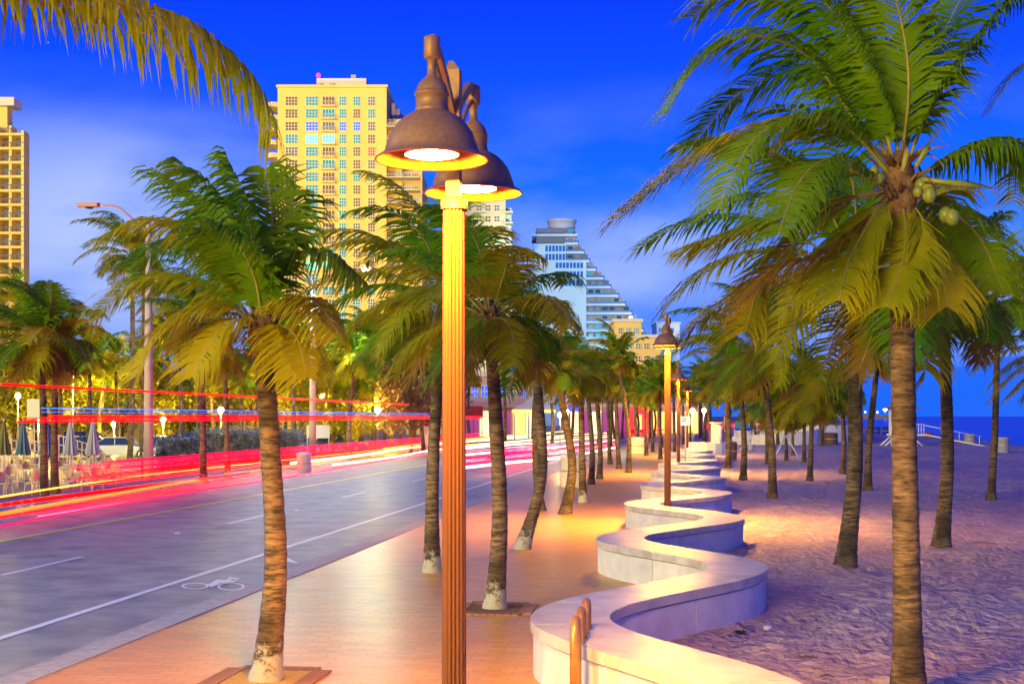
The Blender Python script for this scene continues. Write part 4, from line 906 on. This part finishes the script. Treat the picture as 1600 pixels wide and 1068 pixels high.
# broadleaf trees
M_bleaf = leafmat('broad leaf', (.16, .20, .01), (.40, .34, .02), .8); M_bark = mat('tree bark', (.14, .09, .06), .9); M_bleafp = leafmat('sea grape leaf', (.14, .07, .05), (.22, .13, .06), .8)
def tree_mesh(seed, w_, h_, n, ls, zlo):
    rnd = random.Random(seed); cl = [Vector((rnd.gauss(0, w_*.42), rnd.gauss(0, w_*.35), zlo+rnd.random()*(h_-zlo))) for _ in range(16)]; m = MB()
    for i in range(n):
        c = rnd.choice(cl); p = c+Vector((rnd.gauss(0, 1), rnd.gauss(0, 1), rnd.gauss(0, .7)))*w_*.15
        a = Vector((rnd.uniform(-1, 1), rnd.uniform(-1, 1), rnd.uniform(-1, 1))).normalized(); b = a.cross(Vector((rnd.uniform(-1, 1), rnd.uniform(-1, 1), .3))).normalized(); l = ls*rnd.uniform(.6, 1.2)
        m.add([p-a*l, p+b*l*.5, p+a*l, p-b*l*.5], [(0, 1, 2, 3)])
    return m
TM = [tree_mesh(i, 4.2, 6.0, 1500, .22, 1.6).mesh('crown', M_bleaf) for i in range(3)]; TMP = [tree_mesh(i+9, 4.0, 6.2, 1500, .22, 1.8).mesh('crown', M_bleafp) for i in range(2)]
def btree(px, d, me, s, lab, grp):
    t_ = thing('broadleaf_tree', lab, 'tree', (fx(px, d), d, 0), random.uniform(0, 3), grp, s); put('crown', me, t_)
    m = MB(); rnd = random.Random(px)
    m.tube([(0, 0, 0), (.1, 0, 1.2), (-.1, .1, 2.6), (.1, 0, 4)], [.17, .13, .1, .05], 8)
    for k in range(5):
        a = rnd.uniform(0, 6.28); z = rnd.uniform(.8, 2.2); m.tube([(0, 0, z), (math.cos(a)*.8, math.sin(a)*.8, z+1), (math.cos(a)*1.7, math.sin(a)*1.7, z+2)], [.08, .05, .02], 6)
    m.build('trunk', M_bark, t_)
for i, px in enumerate((-10, 22, 55, 98, 132, 190, 240, 300, 335, 395)): btree(px, 118+7*(i % 3), TM[i % 3], 1.1+.15*(i % 2), 'bushy yellow lit tree in the garden behind the car park', 'garden trees behind the car park')
for i, (px, lab) in enumerate(((470, 'bushy tree behind the bicycles with bare forked trunk'), (500, 'bushy dark tree above the notice board'), (540, 'bushy dark tree left of the three trunk cluster'), (612, 'reddish sea grape tree left of the kiosk'), (642, 'reddish sea grape tree with spreading bare branches'), (672, 'reddish sea grape tree just left of the foreground lamp post'))):
    btree(px, 104+6*(i % 2), TMP[i % 2] if i > 2 else TM[i], 1.15, lab, 'dark trees beside the bicycles')
# -- hedge
M_hedge = leafmat('hedge leaf', (.08, .12, .16), (.22, .26, .36), 2.0)
def hedge(px0, px1, d, h_, dep, n, lab):
    t_ = thing('hedge', lab, 'hedge', (0, d, 0)); x0, x1 = fx(px0, d), fx(px1, d); m = MB(); rnd = random.Random(px0)
    MB().box(x0+.3, x1-.3, .3, dep-.3, 0, h_-.25).build('branches', M_bark, t_)
    for i in range(n):
        p = Vector((rnd.uniform(x0, x1), rnd.uniform(0, dep), rnd.uniform(.05, h_)+.15*math.sin(rnd.uniform(0, 6))))
        if rnd.random() < .5: p.y = rnd.uniform(-.05, .35)
        a = Vector((rnd.uniform(-1, 1), rnd.uniform(-1, 1), rnd.uniform(-.2, 1))).normalized(); b = a.cross(Vector((rnd.uniform(-1, 1), 1, .3))).normalized(); l = .11*rnd.uniform(.6, 1.4)
        m.add([p-a*l, p+b*l*.4, p+a*l, p-b*l*.4], [(0, 1, 2, 3)])
    m.build('foliage', M_hedge, t_)
hedge(243, 312, 72, 1.55, 2, 4200, 'low bushy hedge right of the concrete pole'); hedge(300, 470, 82, 2.0, 2, 7000, 'long taller hedge behind the slim palms across the street')
# -- cars
M_tyre = mat('tyre rubber', (.02, .02, .02), .8); M_rimm = mat('wheel rim', (.5, .5, .52), .3, metal=.8); M_cg = mat('car glass', (.02, .04, .08), .08, spec=.9)
M_hl = mat('headlamp glass', (.7, .75, .8), .15, spec=.9); M_tl = mat('tail lamp glass', (.5, .01, .01), .2)
def car(px, d, rz, paint, lab, suv=False):
    t_ = thing('parked_car', lab, 'car', (fx(px, d), d, .0), rz, 'cars parked across the street'); hh = .25 if suv else 0
    prof = [(-2.25, .35), (-2.3, .62), (-2.2, .85+hh*.4), (-1.55, .93+hh*.4), (-.0, .95+hh*.4), (.85, .94+hh*.4), (1.75, .80+hh*.4), (2.2, .66), (2.28, .45), (2.2, .28), (1.85, .26), (1.05, .26), (-1.0, .26), (-1.9, .26)]
    n = len(prof); vs = []
    for y, k in ((-.86, .96), (-.8, 1.0), (.8, 1.0), (.86, .96)): vs += [(x*k, y, (z-.55)*k+.55) for x, z in prof]
    fs = [tuple(reversed(range(n))), tuple(3*n+i for i in range(n))]
    for j in range(3): fs += [(j*n+i, j*n+(i+1) % n, (j+1)*n+(i+1) % n, (j+1)*n+i) for i in range(n)]
    MB().add(vs, fs, 0, False).build('body', paint, t_)
    zb = .93+hh*.4; zt = 1.42+hh; cb = [(-1.75, zb), (-1.05, zt), (.35, zt), (1.05, zb)] if not suv else [(-2.1, zb), (-1.8, zt), (.45, zt), (1.1, zb)]
    m = MB(); vs = [(x, y*(1 if z == zb else .84), z) for y in (-.78, .78) for x, z in cb]; m.add(vs, [(3, 2, 1, 0), (4, 5, 6, 7), (0, 1, 5, 4), (1, 2, 6, 5), (2, 3, 7, 6)]); m.build('cabin_glass', M_cg, t_)
    m = MB(); x0, x1 = cb[1][0]-.05, cb[2][0]+.05; m.box(x0, x1, -.67, .67, zt, zt+.05)
    for s in (-1, 1):
        for (q, p_) in ((0, 1), (3, 2)): m.tube([(cb[q][0], s*.79, cb[q][1]), (cb[p_][0], s*.665, cb[p_][1])], .04, 5)
        m.tube([(-.35, s*.79, zb), (-.35, s*.665, zt)], .04, 5)
    m.build('roof', paint, t_)
    wm = MB().tube([(0, -.11, 0), (0, .11, 0)], .33, 20).mesh('wheel', M_tyre); rm = MB().tube([(0, -.125, 0), (0, .125, 0)], .2, 14).mesh('rim', M_rimm)
    for x in (-1.4, 1.42):
        for y in (-.78, .78): o = put('wheel', wm, t_, (x, y, .33)); put('rim', rm, o)
    for y in (-.6, .6): MB().box(2.14, 2.26, y-.17, y+.17, .60, .74).build('headlight', M_hl, t_); MB().box(-2.29, -2.2, y-.16, y+.16, .66, .84).build('tail_light', M_tl, t_)
c1 = mat('car paint silver', (.45, .5, .56), .25, metal=.5, spec=.8); c2 = mat('car paint dark', (.03, .03, .05), .2, spec=.8); c3 = mat('car paint blue', (.04, .10, .30), .25, metal=.3, spec=.8)
car(192, 90, R(2), c1, 'silver parked car behind the closed parasols'); car(110, 93, R(185), c2, 'dark parked car behind the terrace railing'); car(140, 102, R(5), c2, 'dark van like car with a high roof behind the silver one', True)
car(290, 98, R(180), c2, 'dark car seen above the low hedge', True); car(258, 94, R(4), c3, 'blue parked car half hidden by the low hedge'); car(468, 102, R(3), c3, 'blue parked car behind the notice board'); car(430, 104, R(176), c3, 'blue parked car behind the nearest promenade palm'); car(530, 106, R(0), c3, 'blue parked car left of the three trunk cluster')
# -- restaurant terrace
M_wr = mat('white painted steel', (.70, .55, .45), .5); M_um = [mat('parasol cloth teal', (.10, .20, .24), .8), mat('parasol cloth blue', (.14, .2, .42), .8), mat('parasol cloth pale', (.36, .42, .46), .8), mat('parasol cloth olive', (.2, .2, .06), .8)]
for (px0, px1, d, hz0, hz1, lab) in ((-40, 62, 66, .1, 2.0, 'tall lattice fence at the left end of the terrace'), (40, 88, 70, .0, 2.3, 'lattice fence panel behind the palm pair'), (92, 150, 68, .0, 1.9, 'railing sloping behind the closed parasols')):
    t_ = thing('terrace_railing', lab, 'railing', (0, d, 0), 0, 'white railings round the terrace'); x0, x1 = fx(px0, d), fx(px1, d); n = int((x1-x0)/.22); pm = MB().box(-.02, .02, -.02, .02, 0, 1).mesh('baluster', M_wr)
    for k in range(n+1):
        x = x0+(x1-x0)*k/n; f = k/n; put('baluster', pm, t_, (x, 0, hz0), 0, (1, 1, (hz1-hz0)*(1-.3*f)))
    for f in (.12, .5, .75, 1): MB().tube([(x0, 0, hz0+(hz1-hz0)*f), (x1, 0, hz0+(hz1-hz0)*f*.7)], .03, 6).build('rail', M_wr, t_)
for (px, lab) in ((122, 'curved white handrail right of the third closed parasol'), (160, 'curved white handrail at the right end of the terrace')):
    t_ = thing('handrail', lab, 'handrail', (fx(px, 64), 64, 0)); MB().tube([(-.5, 0, 1.15), (-.1, 0, 1.15), (.08, 0, 1.08), (.14, 0, .9), (.14, 0, 0)], .035, 8).build('rail', M_wr, t_); MB().tube([(-.5, 0, 0), (-.5, 0, 1.15)], .035, 8).build('post', M_wr, t_)
for (px, k, lab) in ((6, 3, 'closed olive parasol at the left edge'), (36, 0, 'closed teal parasol left of the palm pair'), (73, 1, 'closed blue parasol between the palm pair'), (110, 2, 'closed pale grey parasol right of the palm pair'), (145, 2, 'closed pale parasol furthest right, before the silver car')):
    d = 59; t_ = thing('parasol', lab, 'parasol', (fx(px, d), d, 0), 0, 'closed parasols on the terrace')
    MB().tube([(0, 0, 0), (0, 0, 2.75)], .03, 8).build('pole', M_wr, t_); MB().lathe([(.25, 0), (.25, .06), (.05, .1)], 16).build('base', M_dk, t_)
    n = 20; vs = []; zs = [1.12, 1.2, 1.6, 2.1, 2.5, 2.65]; rs = [.26, .27, .21, .14, .08, .02]
    for z, r in zip(zs, rs):
        for q in range(n): a = 2*math.pi*q/n; r2 = r*(1+.28*(1 if q % 2 else -1)*(r/.3)); vs.append((r2*math.cos(a), r2*math.sin(a), z+(.07*(q % 3) if z < 1.15 else 0)))
    MB().add(vs, [(i*n+q, i*n+(q+1) % n, (i+1)*n+(q+1) % n, (i+1)*n+q) for i in range(5) for q in range(n)]).build('canopy', M_um[k], t_)
M_wick = mat('wicker cream', (.62, .48, .28), .8, (.4, .3, .16), scale=30); M_wicky = mat('wicker yellow', (.6, .5, .06), .8)
def chair(px, py, rz, M, lab):
    t_ = thing('bistro_chair', lab, 'chair', G(px, py), rz, 'chairs on the restaurant terrace')
    MB().lathe([(.001, .43), (.21, .43), (.22, .45), (.21, .47), (.001, .475)], 14).build('seat', M, t_)
    m = MB(); vs = []
    for i in range(9):
        a = R(205+i*130/8); w_ = math.sin(math.pi*i/8); vs += [(.22*math.cos(a), .22*math.sin(a), .55), (.25*math.cos(a), .25*math.sin(a), .66+.22*w_**.5), (.235*math.cos(a), .235*math.sin(a), .66+.22*w_**.5), (.205*math.cos(a), .205*math.sin(a), .55)]
    m.add(vs, [(4*i+j, 4*i+(j+1) % 4, 4*i+4+(j+1) % 4, 4*i+4+j) for i in range(8) for j in range(4)]); m.build('backrest', M, t_)
    for sx in (-1, 1):
        for sy in (-1, 1): MB().tube([(sx*.2, sy*.2, 0), (sx*.16, sy*.16, .44 if sy > 0 else .62)], .014, 6).build('leg', M_wr, t_)
pos = [(12, 742), (18, 762), (44, 752), (62, 768), (40, 735), (98, 748), (118, 740), (128, 756), (140, 738), (150, 750), (165, 742), (176, 752), (104, 765), (152, 764), (8, 775)]
pos2 = [(30, 744), (52, 742), (108, 733), (134, 744), (160, 735), (172, 740), (136, 766), (182, 758), (22, 732), (50, 774)]
for i, (px, py) in enumerate(pos):
    chair(px, py, R(180+random.uniform(-60, 60)), M_wicky if i in (0, 4, 6) else M_wick, ('yellow' if i in (0, 4, 6) else 'cream')+' wicker bistro chair '+('at the left edge of the terrace' if i == 0 else ['', 'beside the left edge table', 'left of the palm pair', 'against the foot of the palm pair', 'behind the others left of the palm pair', 'right behind the palm pair', 'in front of the pale grey parasol', 'in front row under the pale grey parasol', 'under the furthest right parasol', 'between the two pale parasols in front', 'near the right end of the terrace', 'at the right end of the terrace', 'nearest the road right of the palm pair', 'nearest the road under the furthest right parasol', 'nearest the road at the left edge'][i]))
for i, (px, py) in enumerate(pos2): chair(px, py, R(i*47), M_wick, 'cream wicker chair, one of the tightly packed ones among the terrace tables')
for (px, py, lab) in ((28, 752, 'round table left of the palm pair'), (112, 752, 'round table right of the palm pair'), (155, 745, 'round table under the furthest right parasol'), (186, 748, 'round table at the right end of the terrace')):
    t_ = thing('bistro_table', lab, 'table', G(px, py), 0, 'tables on the restaurant terrace'); MB().lathe([(.001, .72), (.36, .72), (.37, .735), (.36, .75), (.001, .752)], 20).build('tabletop', M_wr, t_); MB().tube([(0, 0, .03), (0, 0, .72)], .03, 8).build('pedestal', M_wr, t_); MB().lathe([(.24, 0), (.22, .03), (.04, .05)], 14).build('base', M_wr, t_)
# hydrant
t_ = thing('fire_hydrant', 'red fire hydrant beside the concrete pole', 'fire hydrant', G(225, 745)); M_hyd = mat('hydrant red', (.45, .02, .03), .45)
MB().lathe([(.15, 0), (.15, .06), (.11, .07), (.11, .62), (.14, .63), (.14, .68), (.12, .74), (.07, .82), (.03, .84), (.03, .88), (.001, .88)], 18).build('body', M_hyd, t_)
for s in (-1, 1): MB().tube([(s*.08, 0, .5), (s*.20, 0, .5)], .055, 10).build('outlet', M_hyd, t_)
MB().tube([(0, -.08, .42), (0, -.2, .42)], .07, 12).build('outlet', M_hyd, t_)
# litter bin across the street and kiosk box, bollards
def bin_(px, py, r, h_, M, lab, name='litter_bin', cat='bin', grp=None):
    t_ = thing(name, lab, cat, G(px, py), 0, grp); MB().lathe([(r*.92, 0), (r, .04), (r, h_*.86), (r*1.06, h_*.87), (r*1.06, h_*.93), (r, h_*.95), (r*.6, h_), (.001, h_)], 22).build('drum', M, t_)
    MB().lathe([(r*1.005, h_*.45), (r*1.015, h_*.46), (r*1.015, h_*.5), (r*1.005, h_*.51)], 22).build('band', M_grey, t_)
M_wb = mat('white bin', (.78, .74, .70), .5); M_bb = mat('brown bin', (.16, .10, .08), .7); M_blu = mat('blue bin', (.02, .06, .5), .5); M_gb = mat('grey bin', (.34, .34, .4), .7)
bin_(475, 739, .36, 1.05, M_wb, 'white cylindrical bin at the far kerb before the bicycles'); bin_(995, 708, .55, 1.25, mat('kiosk box glow', (.8, .6, .3), .5, emit=(1, .6, .2), es=.5), 'glowing pale drum on the promenade before the shops', 'glowing_drum', 'planter')
bin_(895, 760, .5, 1.35, M_wb, 'whitish utility cylinder behind the bulging promenade palm', 'utility_cylinder', 'cabinet')
bin_(1298, 694, .7, 1.2, M_bb, 'brown bin nearest of the pair on the far sand'); bin_(1304, 683, .7, 1.3, M_bb, 'brown bin behind the nearer one on the far sand'); bin_(1288, 684, .5, 1.2, M_blu, 'blue bin left of the brown pair')
bin_(1369, 678, .6, 1.2, M_blu, 'blue bin left of the lifeguard tower'); bin_(1384, 679, .5, 1.3, M_blu, 'blue bin touching the lifeguard tower steps'); bin_(1450, 683, .6, .7, mat('red float', (.45, .08, .05), .6), 'low red drum under the lifeguard ramp'); bin_(1515, 694, .55, 1.1, M_gb, 'pale grey bin right of the lifeguard ramp')
bin_(1567, 707, .45, 1.25, M_gb, 'grey bin near the water right of the slender palm'); bin_(1143, 718, .35, 1.2, M_bb, 'dark bin behind the black footed palm')
bin_(1310, 678, .5, 1.2, M_wb, 'white bin beyond the brown pair'); 
t_ = thing('bollard', 'white post left of the bicycles cluster', 'bollard', G(509, 700)); MB().lathe([(.14, 0), (.14, 1.5), (.1, 1.6), (.001, 1.62)], 14).build('post', M_wb, t_)
t_ = thing('notice_board', 'pale notice board on legs behind the bicycles', 'notice board', (fx(497, 100), 100, 0)); MB().box(-.85, .85, -.05, .05, fz(684, 100), fz(664, 100)).build('panel', mat('board grey', (.5, .5, .6), .6), t_)
for x in (-.8, .8): MB().tube([(x, 0, 0), (x, 0, 2.1)], .05, 6).build('leg', M_grey, t_)
t_ = thing('route_sign', 'tall narrow pale sign with a red top, left of the foreground lamp post', 'sign', (fx(667, 105), 105, 0)); MB().box(-.5, .5, -.06, .06, fz(693, 105)-.9, fz(650, 105)).build('panel', mat('sign pale', (.7, .7, .75), .5), t_); MB().box(-.42, .42, -.09, -.061, fz(664, 105), fz(652, 105)).build('badge', mat('sign red', (.6, .05, .08), .5), t_)
t_ = thing('road_sign', 'grey traffic sign seen from behind by the palm pair', 'sign', (fx(53, 70), 70, 0)); MB().box(-.35, .3, -.03, .03, 2.7, 3.75).build('panel', M_grey, t_); MB().tube([(0, .05, 0), (0, .05, 3.7)], .04, 6).build('post', M_grey, t_)
# bicycles
M_bk = mat('bicycle frame', (.6, .3, .36), .4)
def bike(px, py, lab, rz):
    t_ = thing('bicycle', lab, 'bicycle', G(px, py), rz, 'bicycles in the rack')
    for x in (-.5, .5):
        pts = [(x+.33*math.cos(a), 0, .34+.33*math.sin(a)) for a in [2*math.pi*i/20 for i in range(21)]]; o = MB().tube(pts, .022, 5, cap=False).build('wheel', M_bk, t_)
        m = MB()
        for k in range(6): a = math.pi*k/6; m.tube([(x-.32*math.cos(a), 0, .34-.32*math.sin(a)), (x+.32*math.cos(a), 0, .34+.32*math.sin(a))], .005, 3)
        m.build('spokes', M_grey, o)
    m = MB(); A = (-.5, 0, .34); B = (-.1, 0, .32); C_ = (-.22, 0, .82); D = (.36, 0, .85); E = (.5, 0, .34)
    for a, b in ((A, B), (A, C_), (B, C_), (C_, D), (B, D), (D, E)): m.tube([a, b], .022, 6)
    m.build('frame', M_bk, t_); MB().tube([(-.22, 0, .82), (-.24, 0, .95)], .015, 5).build('seat_post', M_grey, t_); MB().box(-.38, -.12, -.07, .07, .95, 1.0).build('saddle', M_dk, t_); MB().tube([(.36, 0, .85), (.34, 0, 1.02), (.40, -.25, 1.06)], .014, 5).build('handlebar', M_grey, t_); 
for i, (px, lab) in enumerate(((436, 'bicycle seen end on beside the nearest promenade palm'), (455, 'bicycle left of the white bin'), (500, 'bicycle right of the white bin'), (522, 'bicycle furthest right in the rack'))): bike(px, 717, lab, (R(60), R(25), R(8), R(-6))[i])
# ------------------------------------------------------------------ beach furniture
M_wwood = mat('white painted wood', (.72, .74, .78), .6, (.6, .62, .68), scale=3)
d = 128; t_ = thing('lifeguard_tower', 'white lifeguard tower on splayed legs behind the big palm trunk', 'lifeguard tower', (fx(1412, d), d, 0)); k = d/F
for x in (-.72, .72):
    for y in (0, 1.6): MB().tube([(x*1.0, y, 1.0), (x*2.6, y, -.05)], .09, 6).build('leg', M_wwood, t_); MB().tube([(x, y, -.05), (x, y, 1.1)], .08, 6).build('leg', M_wwood, t_)
MB().box(-1.1, 1.9, -.3, 2.0, 1.0, 1.15).build('deck', M_wwood, t_)
MB().box(-.95, -.15, 0, 1.7, 1.151, 3.55).build('cabin', M_wwood, t_); MB().box(-.14, .9, .2, 1.7, 1.151, 3.55).build('cabin', M_dk, t_)
MB().box(.05, .75, .1, .19, 1.9, 3.0).build('window', M_cg, t_)
m = MB(); m.add([(-1.7, -.6, 3.56), (1.7, -.6, 3.56), (1.7, 2.3, 3.56), (-1.7, 2.3, 3.56), (-.5, .8, 4.15), (.5, .8, 4.15)], [(3, 2, 1, 0), (0, 1, 5, 4), (1, 2, 5), (2, 3, 4, 5), (3, 0, 4)]); m.build('roof', mat('shingle roof', (.22, .18, .2), .8), t_)
for x in (1.1, 1.35, 1.6, 1.85): MB().tube([(x, -.25, 1.15), (x, -.25, 2.1)], .035, 6).build('rail_post', M_wwood, t_)
MB().tube([(1.0, -.25, 2.1), (1.9, -.25, 2.1)], .035, 6).build('rail', M_wwood, t_)
MB().add([(1.9, -.3, 1.05), (1.9, .9, 1.05), (7.6, .9, -.05), (7.6, -.3, -.05), (1.9, -.3, 1.18), (1.9, .9, 1.18), (7.7, .9, .05), (7.7, -.3, .05)], [(3, 2, 1, 0), (4, 5, 6, 7), (0, 1, 5, 4), (2, 3, 7, 6), (1, 2, 6, 5), (3, 0, 4, 7)]).build('ramp', M_wwood, t_)
MB().tube([(1.9, -.25, 2.0), (7.4, -.25, .9)], .035, 6).build('rail', M_wwood, t_)
for f in (.3, .6, .95): MB().tube([(1.9+5.5*f, -.25, 1.15-1.1*f), (1.9+5.5*f, -.25, 2.0-1.1*f)], .03, 6).build('rail_post', M_wwood, t_)
d = 108; t_ = thing('lifeguard_chair', 'tall white beach chair with a blue seat beyond the dark footed palm', 'lifeguard chair', (fx(1162, d), d, 0))
for x in (-.62, .62):
    for y in (0, .8): MB().tube([(x*1.05, y, 0), (x*.9, y, 1.75)], .06, 6).build('leg', M_wwood, t_)
MB().box(-.66, .66, -.05, .85, 1.7, 1.9).build('seat', M_blu, t_); MB().box(-.6, .6, .8, .88, 1.9, 2.4).build('backrest', mat('teal wood', (.03, .3, .4), .6), t_); MB().tube([(-.6, -.03, .9), (.6, -.03, .9)], .04, 6).build('crossbar', M_wwood, t_)
# white curved gate walls at the end of the wave wall
def cyl_wall(px, d, r, z1, a0, a1, lab, thick=.35, s=1):
    t_ = thing('curved_wall', lab, 'wall', (fx(px, d), d, 0)); n = 18; vs = []
    for i in range(n+1):
        a = R(a0+(a1-a0)*i/n); zt = z1*(1 if s == 1 else (.45+.55*i/n))
        vs += [(r*math.cos(a), r*math.sin(a), -.05), ((r-thick)*math.cos(a), (r-thick)*math.sin(a), -.05), ((r-thick)*math.cos(a), (r-thick)*math.sin(a), zt), (r*math.cos(a), r*math.sin(a), zt)]
    m = MB().add(vs, [(4*i+j, 4*i+(j+1) % 4, 4*i+4+(j+1) % 4, 4*i+4+j) for i in range(n) for j in range(4)]+[(0, 1, 2, 3), (4*n+3, 4*n+2, 4*n+1, 4*n)]); m.build('wall', M_wall, t_)
    return t_
g_ = cyl_wall(1107, 98, 1.55, .95, 0, 359.9, 'round white pedestal where the wave wall ends', .8)
t_ = thing('gate_pillar', 'white pillar standing on the round pedestal at the beach entrance', 'pillar', (fx(1120, 99), 99, 0)); MB().tube([(0, 0, 0), (0, 0, 2.3)], .42, 22).build('shaft', M_wall, t_); MB().tube([(0, 0, 2.3), (0, 0, 2.42)], .5, 22).build('cap', M_wall, t_)
cyl_wall(1212, 138, 4.6, 1.6, 185, 340, 'sweeping white wall rising to the right behind the lifeguard chair', .4, 2); cyl_wall(1270, 148, 4.6, 1.9, 190, 350, 'white curved wall lit blue behind the propped palms', .4)
cyl_wall(1180, 150, 2.2, 2.0, 180, 360, 'white curved wall behind the lifeguard chair seat', .4)
t_ = thing('sand_props', 'crossed pale boards propping a young palm on the sand', 'palm props', G(1228, 722))
for dx in (-.85, .95): MB().tube([(dx, 0, 0), (0, 0, 1.7)], .05, 5).build('board', M_wwood, t_)
# debris on the sand
t_ = thing('seaweed_clump', 'small dark seaweed clump on the sand beside the wall', 'seaweed', G(1157, 993)); m = MB(); rr = random.Random(2)
for i in range(26): a = rr.uniform(0, 6.28); l = rr.uniform(.04, .11); m.tube([(0, 0, .02), (math.cos(a)*l*.6, math.sin(a)*l*.6, rr.uniform(.03, .09)), (math.cos(a)*l, math.sin(a)*l, rr.uniform(.01, .07))], [.008, .006, .002], 4)
m.build('fronds', mat('seaweed', (.03, .04, .01), .8), t_)
for (px, py, l, lab) in ((1260, 1032, .13, 'dark twig on the sand near the wall'), (1528, 851, .4, 'long dry twig on the sand right of the big palm'), (1292, 1062, .08, 'short twig at the bottom edge of the sand')):
    t_ = thing('twig', lab, 'twig', G(px, py)); MB().tube([(-l, 0, .04), (0, .02, .06), (l, -.02, .045)], [.008, .014, .006], 5).build('stick', M_bark, t_)
t_ = thing('crumpled_cup', 'small pale crumpled cup lying on the sand', 'litter', G(1199, 987)); MB().tube([(-.05, 0, .05), (.05, .02, .06)], [.03, .04], 9).build('cup', mat('cup blue', (.5, .6, .8), .4), t_)
# lights on the sea horizon
for (px, d, z, r, s, lab) in ((1383, 1400, 10, 1.9, 20, 'bright white lamp on the far shore at the sea horizon'), (1371, 1350, 7, .8, 8, 'small lamp just left of the bright one on the horizon'), (1352, 1300, 7, .7, 8, 'small yellow lamp further left on the horizon'), (1391, 1400, 6, .7, 6, 'tiny lamp just right of the bright one on the horizon')):
    t_ = thing('shore_light', lab, 'light', (fx(px, d), d, 0), 0, 'lights along the horizon'); MB().tube([(0, 0, -.3), (0, 0, z)], .25, 6).build('mast', M_dk, t_); MB().lathe([(.001, -r), (r*.7, -r*.7), (r, 0), (r*.7, r*.7), (.001, r)], 12, (0, 0, z)).build('lamp', em('shore lamp %d' % s, (.7, .95, 1), s), t_)
m = MB(); rr = random.Random(8)
pts = [(fx(1300, 1600), 1600)]
for i in range(22):
    px = 1300+i*5; m.box(fx(px, 1600), fx(px+5, 1600), 1600, 1640, -.3, 3+rr.uniform(0, 7)*(1-i/24))
structure('far_shore', m, M_ground)
# unseen flood lamps, added to brighten the tower fronts
def flood(loc, target, watts, col, ang, lab):
    t_ = thing('added_flood_lamp', lab, 'flood lamp', loc, 0, 'added roof flood lamps'); dv = (Vector(target)-Vector(loc)); q = dv.to_track_quat('-Z', 'Y')
    L = bpy.data.lights.new('added_flood_light', 'SPOT'); L.energy = watts; L.color = col; L.spot_size = R(ang); L.spot_blend = .6; L.shadow_soft_size = 1
    o = bpy.data.objects.new('added_flood_light', L); COL.objects.link(o); o.parent = t_; o.location = (0, 0, .6); o.rotation_euler = q.to_euler()
    h_ = MB().box(-.3, .3, -.25, .25, -.2, .02).build('housing', M_dk, t_, (0, 0, .9)); h_.rotation_euler = q.to_euler(); MB().tube([(0, 0, 0), (0, 0, .7)], .04, 6).build('bracket', M_grey, t_)
flood((fx(300, 140), 146, fz(590, 140)+.6), (fx(530, 330), 330, 45), 600000, (1, .62, .08), 42, 'added flood lamp on the garden building roof aimed at the yellow tower')
flood((fx(40, 140), 146, fz(590, 140)+.6), (fx(0, 290), 290, 40), 300000, (1, .60, .10), 40, 'added flood lamp on the garden building roof aimed at the left tower')
flood((fx(990, 250), 256, fz(503, 250)+.6), (fx(900, 400), 400, 32), 330000, (.45, .95, 1), 52, 'added flood lamp on the pale low block aimed at the stepped building')
